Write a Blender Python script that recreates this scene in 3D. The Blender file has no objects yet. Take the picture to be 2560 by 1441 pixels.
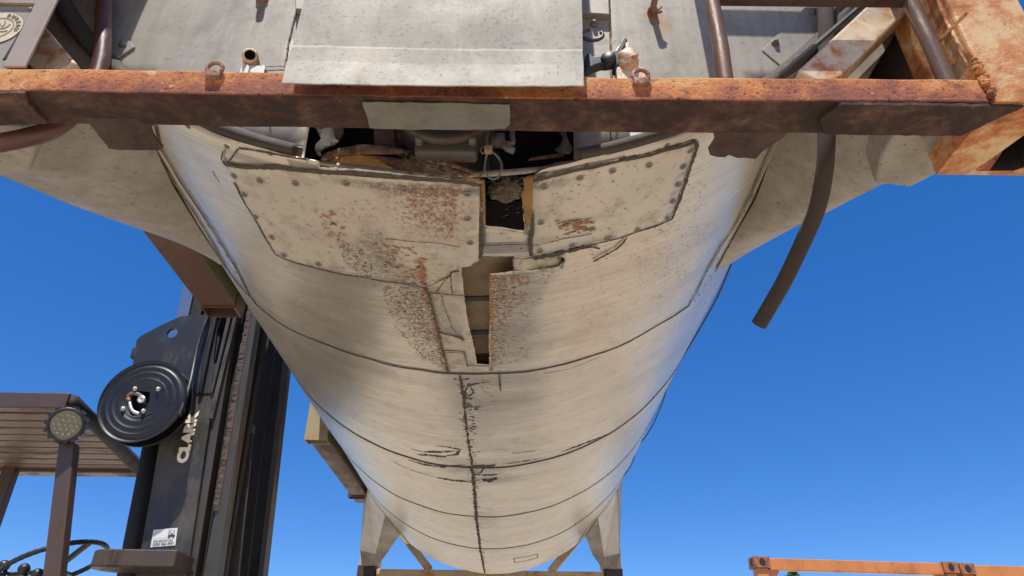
import bpy, bmesh, math, random
from mathutils import Vector, Matrix, noise
from mathutils.geometry import delaunay_2d_cdt
random.seed(7)
R_=math.radians
C=bpy.data.collections.new('yard'); bpy.context.scene.collection.children.link(C)
SC=bpy.context.scene
# ------------------------------------------------------------------ camera
# container frame: X across, Y along the tank (front face of the near end = 0), Z up from the container's base.
ZB=2.6                                    # the container hangs 2.6 m above the yard
FPX,YAW,PITCH,ROLL=1730.505,-0.0038,0.5412,0.0134
CAM=Vector((0.1936,-0.9213,-0.968))
_f=Vector((math.sin(YAW)*math.cos(PITCH),math.cos(YAW)*math.cos(PITCH),math.sin(PITCH)))
_r=Vector((math.cos(YAW),-math.sin(YAW),0)); _u=_r.cross(_f)
cR=_r*math.cos(ROLL)+_u*math.sin(ROLL); cU=-_r*math.sin(ROLL)+_u*math.cos(ROLL); cF=_f
cam=bpy.data.cameras.new('camera'); co=bpy.data.objects.new('camera',cam); C.objects.link(co)
cam.sensor_width=36; cam.lens=FPX/2560*36; cam.clip_start=.02; cam.clip_end=3000
co.matrix_world=Matrix(((cR.x,cU.x,-cF.x,CAM.x),(cR.y,cU.y,-cF.y,CAM.y),(cR.z,cU.z,-cF.z,CAM.z+ZB),(0,0,0,1)))
SC.camera=co
# ------------------------------------------------------------------ light
SUN_EL,SUN_AZ=68.0,14.0
w=bpy.data.worlds.new('World'); SC.world=w; w.use_nodes=True
nt=w.node_tree; bg=nt.nodes['Background']
sky=nt.nodes.new('ShaderNodeTexSky'); sky.sky_type='NISHITA'; sky.sun_disc=False
sky.sun_elevation=R_(SUN_EL); sky.sun_rotation=R_(180+SUN_AZ)
sky.air_density=.8; sky.dust_density=0.0; sky.ozone_density=5.0; sky.altitude=1500
hs=nt.nodes.new('ShaderNodeHueSaturation'); hs.inputs['Hue'].default_value=.513; hs.inputs['Saturation'].default_value=1.52; hs.inputs['Value'].default_value=1.1
ga=nt.nodes.new('ShaderNodeGamma'); ga.inputs[1].default_value=.7; nt.links.new(sky.outputs[0],ga.inputs[0]); nt.links.new(ga.outputs[0],hs.inputs['Color']); nt.links.new(hs.outputs[0],bg.inputs[0]); bg.inputs[1].default_value=.15
sd=bpy.data.lights.new('sun','SUN'); sd.energy=3.8; sd.angle=R_(.53); sd.color=(1,.955,.88)
so=bpy.data.objects.new('sun',sd); C.objects.link(so); so.location=(0,-10,20)
sv=Vector((-math.sin(R_(SUN_AZ))*math.cos(R_(SUN_EL)),-math.cos(R_(SUN_AZ))*math.cos(R_(SUN_EL)),math.sin(R_(SUN_EL))))
so.rotation_euler=sv.to_track_quat('Z','Y').to_euler()
SC.view_settings.view_transform='Standard'; SC.view_settings.look='None'; SC.view_settings.gamma=1
SC.view_settings.exposure=0.75
# ------------------------------------------------------------------ measuring helpers
def ray(x,y): return cF*FPX+cR*(x-1280)-cU*(y-720.5)
def onY(x,y,Y): d=ray(x,y); return CAM+d*((Y-CAM.y)/d.y)
def onX(x,y,X): d=ray(x,y); return CAM+d*((X-CAM.x)/d.x)
def onZ(x,y,Z): d=ray(x,y); return CAM+d*((Z-CAM.z)/d.z)
TR,TZ,TX=1.1881,1.1577,0.0332             # cladding radius, axis height, axis x
Y0,Y1=.18,5.306
def cyl(x,y,dr=0):
    d=ray(x,y); rr=TR+dr; a=d.x*d.x+d.z*d.z; ox=CAM.x-TX; oz=CAM.z-TZ
    b=ox*d.x+oz*d.z; c=ox*ox+oz*oz-rr*rr; D=b*b-a*c
    t=(-b-math.sqrt(max(D,0)))/a; P=CAM+d*t
    return (math.atan2(P.x-TX,TZ-P.z),P.y)
RING=[1.225,2.269,3.265,4.23]
def disp(th,Y):
    u=th*TR
    d=noise.noise(Vector((u*1.6,Y*1.1,3.3)))*.007+noise.noise(Vector((u*5,Y*3.0,1.3)))*.0022
    d+=noise.noise(Vector((u*6.5,Y*.9,9.1)))*.0032
    if abs(u-.02)<.6 and Y<1.25: d+=noise.noise(Vector((u*16,Y*14,7.3)))*.0022
    for r in RING: d-=.004*math.exp(-((Y-r)/.035)**2)
    # the shell is creased and dented beside the bottom seam
    for (cu,cv,ru,rv,a) in ((-.1,2.15,.25,.05,-.012),(.05,2.42,.16,.06,-.014),(0,.85,.08,.35,-.006),(-.3,.52,.12,.05,-.008),(.1,1.4,.2,.08,-.006)):
        d+=a*math.exp(-((u-cu)/ru)**2-((Y-cv)/rv)**2)
    return d
def cp(th,Y,dr=0):
    r=TR+disp(th,Y)+dr
    return Vector((TX+r*math.sin(th),Y,TZ-r*math.cos(th)))
def V(*a): return Vector(a)
# ------------------------------------------------------------------ materials
class NT:
    def __init__(s,name):
        s.m=bpy.data.materials.new(name); s.m.use_nodes=True; s.t=s.m.node_tree; s.b=s.t.nodes['Principled BSDF']
    def n(s,ty,**k):
        o=s.t.nodes.new(ty)
        for a,v in k.items(): setattr(o,a,v)
        return o
    def l(s,a,b): s.t.links.new(a,b)
    def setin(s,i,v):
        if hasattr(v,'is_output') or isinstance(v,bpy.types.NodeSocket): s.l(v,i)
        else: i.default_value=v
    def coord(s,kind='Object',scale=(1,1,1),rot=(0,0,0),loc=(0,0,0)):
        t=s.n('ShaderNodeTexCoord'); m=s.n('ShaderNodeMapping'); s.l(t.outputs[kind],m.inputs[0])
        m.inputs['Scale'].default_value=scale; m.inputs['Rotation'].default_value=rot; m.inputs['Location'].default_value=loc
        return m.outputs[0]
    def noise(s,co,scale=5,detail=6,rough=.6,dist=0):
        o=s.n('ShaderNodeTexNoise'); s.l(co,o.inputs['Vector'])
        o.inputs['Scale'].default_value=scale; o.inputs['Detail'].default_value=detail; o.inputs['Roughness'].default_value=rough; o.inputs['Distortion'].default_value=dist
        return o.outputs['Fac']
    def vor(s,co,scale=5,rand=1):
        o=s.n('ShaderNodeTexVoronoi'); s.l(co,o.inputs['Vector']); o.inputs['Scale'].default_value=scale; o.inputs['Randomness'].default_value=rand
        return o.outputs['Distance']
    def mr(s,v,a,b,c=0,d=1,smooth=False):
        o=s.n('ShaderNodeMapRange'); o.clamp=True
        if smooth: o.interpolation_type='SMOOTHSTEP'
        s.setin(o.inputs[0],v)
        for i,x in zip((1,2,3,4),(a,b,c,d)): o.inputs[i].default_value=x
        return o.outputs[0]
    def ma(s,op,a,b=0):
        o=s.n('ShaderNodeMath',operation=op); s.setin(o.inputs[0],a); s.setin(o.inputs[1],b); return o.outputs[0]
    def mix(s,f,a,b,mode='MIX'):
        o=s.n('ShaderNodeMix',data_type='RGBA',blend_type=mode); s.setin(o.inputs[0],f)
        for i,v in ((6,a),(7,b)):
            if isinstance(v,tuple): v=v+(1,) if len(v)==3 else v
            s.setin(o.inputs[i],v)
        return o.outputs[2]
    def bump(s,h,st=.3,dist=.002,normal=None):
        o=s.n('ShaderNodeBump'); o.inputs['Strength'].default_value=st; o.inputs['Distance'].default_value=dist; s.l(h,o.inputs['Height'])
        if normal: s.l(normal,o.inputs['Normal'])
        return o.outputs[0]
    def blob(s,co,cu,cv,ru,rv):
        a=s.n('ShaderNodeVectorMath',operation='SUBTRACT'); s.l(co,a.inputs[0]); a.inputs[1].default_value=(cu,cv,0)
        b=s.n('ShaderNodeVectorMath',operation='MULTIPLY'); s.l(a.outputs[0],b.inputs[0]); b.inputs[1].default_value=(1/ru,1/rv,0)
        c=s.n('ShaderNodeVectorMath',operation='LENGTH'); s.l(b.outputs[0],c.inputs[0])
        return s.mr(c.outputs['Value'],1,.2)
    def out(s,col,rough=.6,metal=0,normal=None,spec=None):
        s.setin(s.b.inputs['Base Color'],col if not isinstance(col,tuple) else col+(1,))
        s.setin(s.b.inputs['Roughness'],rough); s.setin(s.b.inputs['Metallic'],metal)
        if normal: s.l(normal,s.b.inputs['Normal'])
        if spec is not None: s.b.inputs['Specular IOR Level'].default_value=spec
        return s.m
def m_clad(name,base=(.57,.515,.42),dark=(.30,.25,.185),metal=.55,r0=.24,stains=True,kind='UV',sk=1.0,mo=1.0):
    s=NT(name); uv=s.coord(kind)
    st=s.noise(s.coord(kind,(1.6,95,1)),1,7,.7); st2=s.noise(s.coord(kind,(6,260,1)),1,4,.6)
    br=s.noise(uv,2.2,5,.6); md=s.noise(uv,14,8,.72,.4)
    f=s.ma('MULTIPLY',s.mr(st,.46,.78),.55*sk); st3=s.noise(s.coord(kind,(.9,150,1),(0,0,0),(3,9,0)),1,5,.65); lf=s.noise(s.coord(kind,(1.2,.9,1),(0,0,0),(8,2,0)),1,3,.5)
    col=s.mix(f,base,dark)
    col=s.mix(s.ma('MULTIPLY',s.mr(st3,.58,.68,0,.6*sk),s.mr(lf,.35,.62,.15,1)),col,(.17,.135,.09))
    col=s.mix(s.mr(st2,.5,.66,0,.42*sk),col,(.24,.205,.16)); gb=s.noise(s.coord(kind,(1.1,3.2,1),(0,0,0),(2,7,0)),1,6,.7); col=s.mix(s.mr(gb,.46,.66,0,.42*sk),col,(.27,.24,.20))
    col=s.mix(s.mr(br,.42,.68,0,.16*mo),col,(.36,.32,.255))
    col=s.mix(s.mr(md,.60-.04*mo,.76-.04*mo,0,.25*mo),col,(.20,.165,.125))
    sp=s.noise(s.coord(kind,(1,1,1),(0,0,0),(5,3,0)),85,2,.5)
    col=s.mix(s.mr(sp,.70,.74,0,.8),col,(.12,.085,.06))
    sp2=s.noise(s.coord(kind,(26,130,1)),1,2,.5)
    col=s.mix(s.mr(sp2,.735,.77,0,.75),col,(.10,.08,.06))
    if stains:
        for (cu,cv,ru,rv,th,cc,am) in ((-.03,.30,.13,.15,.50,(.25,.085,.04),.9),(.045,.36,.07,.17,.55,(.24,.09,.045),.7),(-.17,.50,.06,.17,.44,(.17,.15,.125),.7),(-.12,.66,.16,.07,.48,(.17,.15,.12),.7),(.06,.70,.05,.05,.46,(.16,.13,.10),.8),(.02,.23,.35,.03,.44,(.12,.09,.065),.8),(.0,2.32,.22,.12,.45,(.13,.105,.08),.8),(.0,3.3,.12,.3,.48,(.14,.11,.08),.7),(-.20,.34,.06,.05,.52,(.30,.13,.04),.8),
                         (-.10,.80,.11,.26,.47,(.22,.18,.13),.75),(-.06,.60,.12,.12,.5,(.33,.22,.11),.6),(.10,.85,.07,.3,.5,(.30,.22,.13),.6),(0,2.3,.35,.35,.56,(.15,.12,.09),.6),(.02,4.0,.09,1.4,.5,(.17,.13,.09),.6),(.02,1.6,.1,.5,.5,(.20,.16,.12),.6)):
            b=s.blob(uv,cu,cv,ru,rv)
            n=s.noise(s.coord(kind,(1,1,1),(0,0,0),(cu*9,cv*7,0)),75,9,.82,0)
            k=s.ma('MULTIPLY',s.mr(n,th-.02,th+.09),s.mr(b,0,.7,0,am))
            col=s.mix(k,col,cc)
            md=s.ma('MAXIMUM',md,s.ma('MULTIPLY',k,.9))
    ro=s.ma('ADD',s.mr(st,.3,.75,r0,r0+.14),s.mr(md,.5,.8,0,.16))
    h=s.ma('ADD',s.ma('MULTIPLY',st,sk),s.ma('MULTIPLY',st2,.35*sk)); h=s.ma('ADD',h,s.ma('MULTIPLY',md,.5))
    return s.out(col,ro,s.mr(md,.58,.85,metal,.1),s.bump(h,.22,.0012))
def m_rust(name,paint,rust=(.40,.145,.045),dark=(.10,.045,.03),cover=.5,scale=7,stretch=(1,1,1),rough=.75,metal=0,bump=.5,seed=0,pits=.6):
    """painted steel breaking down into rust: cover 0 = all paint, 1 = all rust"""
    s=NT(name); c=s.coord('Object',stretch,(0,0,0),(seed,seed*.7,seed*1.3))
    a=s.noise(c,scale,9,.68,.5); b=s.noise(c,scale*4.5,7,.7,.2); g=s.noise(c,scale*.45,3,.5); p=s.noise(c,scale*14,3,.6)
    m=s.ma('ADD',s.ma('MULTIPLY',a,.6),s.ma('ADD',s.ma('MULTIPLY',b,.25),s.ma('MULTIPLY',g,.15)))
    t=.68-.36*cover
    col=s.mix(s.mr(m,t-.09,t+.02),paint,tuple(x*.5+y*.5 for x,y in zip(paint,rust)))
    col=s.mix(s.mr(m,t-.02,t+.05),col,rust)
    col=s.mix(s.mr(m,t+.05,t+.15),col,dark)
    col=s.mix(s.mr(p,.64,.72,0,pits),col,tuple(x*.55 for x in dark))
    h=s.ma('ADD',s.ma('MULTIPLY',b,.6),s.ma('MULTIPLY',s.mr(m,t-.02,t+.1),.7)); h=s.ma('ADD',h,s.ma('MULTIPLY',p,-.3))
    return s.out(col,s.mr(m,t-.05,t+.1,rough-.25,rough+.15),metal,s.bump(h,bump,.003))
def m_plain(name,col,rough=.6,metal=0,var=.35,scale=12,bump=.2,stretch=(1,1,1),dark=None):
    s=NT(name); c=s.coord('Object',stretch); a=s.noise(c,scale,8,.7,.2); b=s.noise(c,scale*8,4,.6)
    d=dark or tuple(x*.45 for x in col)
    k=s.mix(s.mr(a,.4,.7,0,var*2),col,d); k=s.mix(s.mr(b,.62,.75,0,var),k,d)
    return s.out(k,s.mr(a,.35,.7,rough,min(1,rough+.2)),metal,s.bump(s.ma('ADD',a,s.ma('MULTIPLY',b,.4)),bump,.002))
M={}
M['clad']=m_clad('weathered_cladding')
M['clad_far']=M['clad']
M['panel']=m_clad('access_panel_sheet',(.56,.50,.40),(.39,.34,.265),.22,.42,sk=.22,mo=2.3)
M['patch']=m_clad('patch_sheet',(.50,.44,.345),(.30,.26,.2),.2,.45,sk=.3,mo=2.6)
s=NT('end_wall_sheet'); c=s.coord('Object',(40,1,2.2)); a=s.noise(c,1,8,.7); c2=s.coord(); b=s.noise(c2,6,8,.7,.5); d=s.noise(c2,70,3,.6)
col=s.mix(s.mr(a,.35,.7,0,.8),(.33,.295,.235),(.21,.187,.147)); col=s.mix(s.mr(b,.45,.72,0,.75),col,(.14,.12,.095)); col=s.mix(s.mr(d,.63,.72,0,.55),col,(.08,.07,.06))
rs=s.blob(s.coord('Object',(1,0,1)),0,0,.01,.01)
def wallrust(col,x,z,rx,rz,am,cc=(.28,.12,.03)):
    cc3=s.coord('Object'); sep=s.n('ShaderNodeSeparateXYZ'); s.l(cc3,sep.inputs[0]); cm=s.n('ShaderNodeCombineXYZ'); s.l(sep.outputs[0],cm.inputs[0]); s.l(sep.outputs[2],cm.inputs[1])
    k=s.ma('MULTIPLY',s.blob(cm.outputs[0],x,z,rx,rz),s.mr(b,.3,.6,.4,1)); return s.mix(s.ma('MULTIPLY',k,am),col,cc)
col=wallrust(col,.53,.50,.03,.03,1.2); col=wallrust(col,.555,.465,.03,.05,.7); col=wallrust(col,-.445,.50,.012,.12,.8,(.2,.11,.05))
M['wall']=s.out(col,s.mr(b,.4,.7,.5,.7),.12,s.bump(s.ma('ADD',a,b),.25,.0015))
s=NT('cover_sheet'); c2=s.coord(); b=s.noise(c2,5,8,.7,.4); d=s.noise(c2,95,3,.6); e=s.noise(s.coord('Object',(30,1,3)),1,6,.7)
col=s.mix(s.mr(b,.4,.72,0,.6),(.34,.31,.255),(.25,.225,.18)); col=s.mix(s.mr(d,.56,.72,0,.6),col,(.12,.105,.08)); col=s.mix(s.mr(e,.5,.75,0,.45),col,(.20,.18,.145))
f2=s.noise(s.coord('Object',(1,1,1),(0,0,0),(2,2,2)),150,2,.5); col=s.mix(s.mr(f2,.64,.70,0,.55),col,(.09,.075,.055))
g2=s.noise(s.coord('Object',(26,1,1.2),(0,0,0),(1,0,0)),1,6,.7); col=s.mix(s.mr(g2,.56,.7,0,.5),col,(.30,.27,.215)); wm=s.noise(s.coord('Object',(1,1,1),(0,0,0),(7,1,3)),7,8,.75); col=s.mix(s.mr(wm,.55,.68,0,.5),col,(.38,.30,.20))
M['sheet']=s.out(col,s.mr(b,.35,.7,.6,.8),.05,s.bump(s.ma('ADD',s.ma('MULTIPLY',b,.4),s.ma('MULTIPLY',d,.5)),.25,.001),.25)
s=NT('orange_rust_rail_face'); c=s.coord(); a=s.noise(c,7,9,.7,.3); b=s.noise(c,34,8,.75); g=s.noise(s.coord('Object',(1.6,1,1)),2.2,4,.5); p=s.noise(c,120,3,.55); v=s.vor(c,150)
sep=s.n('ShaderNodeSeparateXYZ'); s.l(c,sep.inputs[0]); zz=s.mr(sep.outputs[2],.062,.004)
k=s.ma('ADD',s.ma('MULTIPLY',a,.62),s.ma('ADD',s.ma('MULTIPLY',b,.24),s.ma('MULTIPLY',s.mr(g,.3,.7),.17))); k=s.ma('ADD',k,s.ma('MULTIPLY',zz,.16))
col=s.mix(s.mr(k,.50,.60),(.58,.30,.11),(.47,.165,.05)); col=s.mix(s.mr(k,.60,.68),col,(.27,.085,.045)); col=s.mix(s.mr(k,.69,.78),col,(.13,.05,.035))
col=s.mix(s.mr(b,.60,.70,0,.75),col,(.10,.045,.032)); col=s.mix(s.mr(p,.60,.67,0,.9),col,(.035,.018,.014)); col=s.mix(s.mr(s.noise(s.coord('Object',(1,1,1),(0,0,0),(6,4,4)),11,9,.75),.57,.66,0,.7),col,(.060,.03,.022)); col=s.mix(s.mr(s.noise(s.coord('Object',(1,1,1),(0,0,0),(4,4,4)),13,9,.75),.60,.68,0,.85),col,(.66,.44,.22))
h=s.ma('ADD',s.ma('MULTIPLY',b,1.0),s.ma('MULTIPLY',p,-.6))
M['rail_front']=s.out(col,.8,0,s.bump(h,.9,.004),.3)
M['rail_under']=m_rust('shaded_underside_rust',(.15,.08,.03),(.062,.026,.015),(.025,.012,.009),.72,13,(.8,1,1),.75,0,.6,4,.5)  # browner rust of the underside, darkened further with its shade in the colour
M['post']=m_rust('cream_paint_with_rust',(.55,.42,.24),(.40,.15,.04),(.10,.04,.02),.36,6,(1,1,1),.62,0,.35,6,.35)
M['post_rusty']=m_rust('cream_paint_breaking_into_rust',(.60,.43,.22),(.44,.16,.04),(.10,.04,.02),.55,7,(1,1,1),.7,0,.6,9,.6)
M['brace']=m_rust('white_paint_with_rust_spots',(.62,.55,.40),(.42,.17,.045),(.10,.04,.02),.46,8,(1,1,1),.5,0,.3,11,.25)
M['brown']=m_rust('dark_brown_rust_plate',(.06,.035,.024),(.05,.025,.017),(.022,.013,.01),.5,8,(1,1,1),.8,0,.4,13,.4)
M['beam']=m_rust('side_beam_rust',(.11,.06,.042),(.09,.043,.03),(.05,.028,.02),.5,3,(1,.4,1),.7,0,.2,15,.25)
M['beam_side']=m_rust('side_beam_olive_paint',(.17,.165,.09),(.20,.13,.06),(.10,.06,.04),.2,4,(1,.6,1),.7,0,.2,17,.2)
M['beam_post']=m_rust('side_beam_pale',(.40,.33,.20),(.33,.17,.07),(.12,.06,.04),.3,5,(1,1,1),.7,0,.2,19,.3)  # paler than the other side uprights
s=NT('grey_beige_saddle_sheet'); c=s.coord(); a=s.noise(c,5,9,.72,.2); b=s.noise(c,26,8,.75); p=s.noise(c,75,3,.5); e=s.noise(s.coord('Object',(1,1,1),(0,0,0),(3,2,1)),38,2,.5)
col=s.mix(s.mr(a,.38,.68),(.37,.335,.275),(.24,.21,.165)); col=s.mix(s.mr(b,.50,.72,0,.6),col,(.17,.14,.10)); col=s.mix(s.mr(p,.66,.71,0,.7),col,(.09,.07,.05)); col=s.mix(s.mr(e,.68,.73,0,.5),col,(.10,.08,.055))
M['saddle']=s.out(col,s.mr(a,.3,.7,.45,.7),.2,s.bump(s.ma('ADD',a,s.ma('MULTIPLY',b,.4)),.25,.0015))
M['saddle_pale']=m_plain('pale_saddle_plate',(.58,.56,.50),.5,.2,.2,7,.15,(1,1,1),(.35,.30,.24))
M['seal']=m_plain('dark_sealant',(.085,.065,.045),.85,0,.4,60,.8,(1,1,1),(.035,.027,.02))
M['strap']=m_plain('dark_band',(.06,.055,.045),.5,.2,.3,30,.2)
M['screw']=m_plain('screw_washer',(.24,.225,.19),.4,.6,.35,160,.4)
M['screwdark']=m_plain('screw_socket',(.05,.045,.04),.6,.2,.2,80,.2)
M['fleck']=m_plain('rust_fleck',(.34,.155,.05),.85,0,.4,60,.3,(1,1,1),(.22,.10,.04))
M['pale']=m_plain('pale_scuffed_metal',(.55,.49,.39),.6,.1,.3,60,.3)
M['fleckd']=m_plain('dark_fleck',(.09,.065,.045),.85,0,.3,60,.3)
M['black_hole']=m_plain('black_steel_hole_shade',(.022,.02,.02),.6,.1,.3,15,.3)  # near-black steel; in holes the colour stands in for their shade
M['liner']=m_plain('shaded_recess_sheet',(.022,.017,.014),.95,0,.4,12,.4,(1,1,1),(.01,.008,.007)); M['liner'].node_tree.nodes['Principled BSDF'].inputs['Specular IOR Level'].default_value=.1  # near-black colour stands in for the shade inside the recess
M['dirt_and_shade']=m_plain('dirty_shaded_sheet',(.065,.052,.038),.8,0,.5,30,.5,(1,1,1),(.06,.05,.04))  # rim dirt; torn pieces coloured dark to stand in for shade in the opening
M['inner']=m_plain('brown_insulation_wrap',(.30,.215,.125),.6,.05,.35,9,.3,(1,1,1),(.09,.06,.04))
M['steel']=m_plain('dull_steel',(.17,.155,.13),.6,.3,.4,25,.2,(1,1,1),(.12,.09,.07))
M['grey_rust']=m_rust('grey_steel_with_rust',(.075,.07,.06),(.08,.035,.025),(.03,.02,.016),.42,14,(1,1,1),.85,0,.3,21,.3)
M['zinc']=m_plain('bare_zinc_patch',(.20,.19,.155),.5,.25,.35,22,.3,(1,1,1),(.11,.10,.075))
M['foam']=m_plain('yellow_foam_edge',(.36,.20,.06),.9,0,.45,30,.9,(1,1,1),(.22,.10,.04))
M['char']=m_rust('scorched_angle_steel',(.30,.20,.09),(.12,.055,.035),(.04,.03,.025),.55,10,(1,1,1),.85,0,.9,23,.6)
M['dirt']=m_plain('caked_dirt',(.14,.11,.08),.95,0,.5,40,1,(1,1,1),(.05,.04,.03))
M['fibre']=m_plain('dry_fibre',(.26,.21,.15),.9,0,.3,80,.2)
M['cable']=m_plain('grey_wire_cable',(.12,.12,.10),.5,.3,.2,60,.2)
M['hose']=m_plain('brown_rubber_hose',(.042,.028,.02),.85,0,.35,18,.25,(1,1,1),(.04,.03,.026))
M['hose_red']=m_rust('red_brown_hose',(.085,.035,.026),(.07,.028,.02),(.035,.018,.014),.4,10,(1,1,.4),.6,0,.25,31,.2)
M['black_plastic']=m_plain('black_plastic',(.018,.02,.024),.38,0,.3,25,.1)
M['pipe']=m_rust('brown_ladder_tube',(.16,.11,.07),(.13,.06,.035),(.05,.03,.02),.45,8,(1,1,.25),.5,.2,.25,33,.3)
M['ball']=m_rust('cream_rusty_casting',(.60,.48,.33),(.42,.18,.06),(.10,.05,.03),.45,22,(1,1,1),.7,0,.5,35,.4)
M['ring']=m_rust('pink_brown_rust',(.35,.21,.15),(.26,.11,.07),(.07,.04,.03),.5,25,(1,1,1),.8,0,.7,37,.5)
M['plate']=m_plain('brushed_board',(.33,.29,.22),.5,.3,.35,9,.2,(1,1,1),(.18,.15,.11))
M['bar']=m_rust('purple_grey_flat_bar',(.40,.32,.24),(.30,.16,.09),(.14,.09,.08),.32,7,(1,1,.3),.55,.15,.25,41,.2)
M['emblem']=m_plain('faded_cream_print',(.58,.49,.35),.7,0,.3,30,.1,(1,1,1),(.40,.30,.2))
M['emblem_ink']=m_plain('faded_brown_print',(.20,.14,.10),.7,0,.3,30,.1)
M['mast']=m_rust('worn_black_mast_paint',(.028,.027,.027),(.07,.062,.052),(.12,.095,.06),.42,5,(1,1,.35),.6,0,.25,43,.1)
M['mast_edge']=m_rust('rubbed_mast_edge',(.06,.056,.048),(.068,.045,.03),(.02,.017,.014),.5,9,(1,1,.2),.55,.1,.2,45,.15)
M['mast_dark']=m_plain('black_mast_steel',(.012,.011,.010),.7,0,.4,10,.2,(1,1,.3))
M['scale_rust']=m_plain('flaking_purple_scale',(.11,.085,.078),.9,0,.5,45,1,(1,1,.6),(.06,.045,.04))
M['polish']=m_plain('polished_rail_face',(.35,.38,.42),.22,.85,.3,5,.05,(1,1,.3))
M['cylinder']=m_plain('hydraulic_barrel',(.03,.027,.024),.6,0,.3,8,.1,(1,1,.3))
M['rod']=m_plain('dull_chrome_rod',(.40,.39,.34),.35,.6,.25,6,.05,(1,1,.3))
M['reel']=m_plain('glossy_black_enamel',(.010,.010,.012),.33,0,.15,5,.0)
M['bolt']=m_plain('zinc_bolt',(.62,.64,.66),.3,.7,.2,40,.1)
M['copper']=m_plain('rusty_fitting',(.35,.14,.06),.6,.3,.4,60,.3)
M['guard']=m_rust('brown_guard_steel',(.085,.058,.047),(.08,.042,.03),(.035,.024,.02),.42,6,(1,1,.5),.6,.15,.3,47,.2)
M['guard_top']=m_plain('guard_roof_steel',(.25,.25,.24),.5,.3,.3,8,.1)
M['slat']=m_rust('guard_slat_rust',(.13,.085,.066),(.11,.06,.045),(.06,.036,.03),.4,8,(.4,1,1),.7,0,.4,49,.3)
M['lampglass']=m_plain('dusty_lens',(.24,.225,.16),.35,0,.4,50,.1,(1,1,1),(.16,.14,.09))
M['led']=m_plain('yellowed_led_cup',(.36,.335,.22),.3,.1,.2,60,.05)
M['white_paint']=m_plain('ivory_lettering',(.85,.82,.70),.55,0,.15,18,.1,(1,1,1),(.45,.40,.30))
M['sticker']=m_plain('white_sticker',(.72,.72,.70),.4,0,.12,20,.05,(1,1,1),(.5,.5,.45))
M['ink']=m_plain('navy_ink',(.03,.035,.08),.5,0,.1,20,.0)
M['orange']=m_rust('orange_container_paint',(.56,.21,.055),(.38,.13,.04),(.14,.06,.04),.30,3,(1,1,1),.5,0,.15,51,.15)
M['orange_cast']=m_rust('orange_casting_rust',(.42,.15,.05),(.20,.08,.045),(.07,.035,.025),.5,9,(1,1,1),.75,0,.6,53,.5)
M['rubber']=m_plain('tyre_rubber',(.025,.025,.025),.8,0,.3,30,.3)
M['bark']=m_plain('bark',(.12,.085,.06),.9,0,.4,14,.8,(1,1,.2))
s=NT('tree_leaf'); c=s.coord(); a=s.noise(c,1.2,4,.6); s_=s
M['leaf']=s.out(s.mix(s.mr(a,.35,.65),(.05,.10,.025),(.10,.17,.04)),.55); M['leaf'].node_tree.nodes['Principled BSDF'].inputs['Transmission Weight'].default_value=0
s=NT('dusty_gravel'); c=s.coord(); a=s.noise(c,.6,6,.65); b=s.noise(c,22,6,.8); v=s.vor(c,28)
col=s.mix(s.mr(a,.35,.7),(.60,.50,.37),(.50,.41,.30)); col=s.mix(s.mr(b,.45,.7,0,.5),col,(.34,.28,.21))
M['ground']=s.out(col,.9,0,s.bump(s.ma('ADD',b,v),.6,.02))
# ------------------------------------------------------------------ object helpers
def tag(o,label=None,cat=None,group=None,kind=None):
    if label: o['label']=label
    if cat: o['category']=cat
    if group: o['group']=group
    if kind: o['kind']=kind
def thing(name,loc,label,cat,group=None):
    o=bpy.data.objects.new(name,None); C.objects.link(o); o.location=loc; o.empty_display_size=.2; tag(o,label,cat,group); return o
def wloc(p):
    l=Vector((0,0,0))
    while p is not None: l+=p.location; p=p.parent
    return l
def obj(name,bm,mats,parent=None,smooth=False,label=None):
    """bm in container coordinates (z from container base)"""
    off=Vector((0,0,ZB))-(wloc(parent) if parent else Vector((0,0,0)))
    bmesh.ops.translate(bm,verts=bm.verts,vec=off)
    me=bpy.data.meshes.new(name); bm.to_mesh(me); bm.free()
    for m in (mats if isinstance(mats,(list,tuple)) else [mats]): me.materials.append(m)
    if smooth:
        for p in me.polygons: p.use_smooth=True
    o=bpy.data.objects.new(name,me); C.objects.link(o)
    if parent: o.parent=parent
    if label: o['label']=label
    return o
def bev(o,w=.003,seg=2,ang=35):
    m=o.modifiers.new('bevel','BEVEL'); m.width=w; m.segments=seg; m.limit_method='ANGLE'; m.angle_limit=R_(ang); return o
def solid(o,t,off=-1):
    m=o.modifiers.new('solid','SOLIDIFY'); m.thickness=t; m.offset=off; return o
def box(bm,a,b,mi=0):
    x0,y0,z0=a; x1,y1,z1=b
    v=[bm.verts.new(p) for p in ((x0,y0,z0),(x1,y0,z0),(x1,y1,z0),(x0,y1,z0),(x0,y0,z1),(x1,y0,z1),(x1,y1,z1),(x0,y1,z1))]
    fs=[]
    for i in ((0,3,2,1),(4,5,6,7),(0,1,5,4),(1,2,6,5),(2,3,7,6),(3,0,4,7)):
        f=bm.faces.new([v[k] for k in i]); f.material_index=mi; fs.append(f)
    return fs
def subdiv_box(a,b,n=(1,1,1),amp=0,seed=0,fr=6):
    bm=bmesh.new(); box(bm,a,b)
    L=[b[i]-a[i] for i in range(3)]
    for ax in range(3):
        for k in range(1,n[ax]):
            co=[0,0,0]; co[ax]=a[ax]+L[ax]*k/n[ax]; no=[0,0,0]; no[ax]=1
            bmesh.ops.bisect_plane(bm,geom=bm.verts[:]+bm.edges[:]+bm.faces[:],plane_co=co,plane_no=no)
    if amp:
        for v in bm.verts:
            v.co+=noise.noise_vector(v.co*fr+Vector((seed,seed,0)))*amp
    return bm
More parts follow.
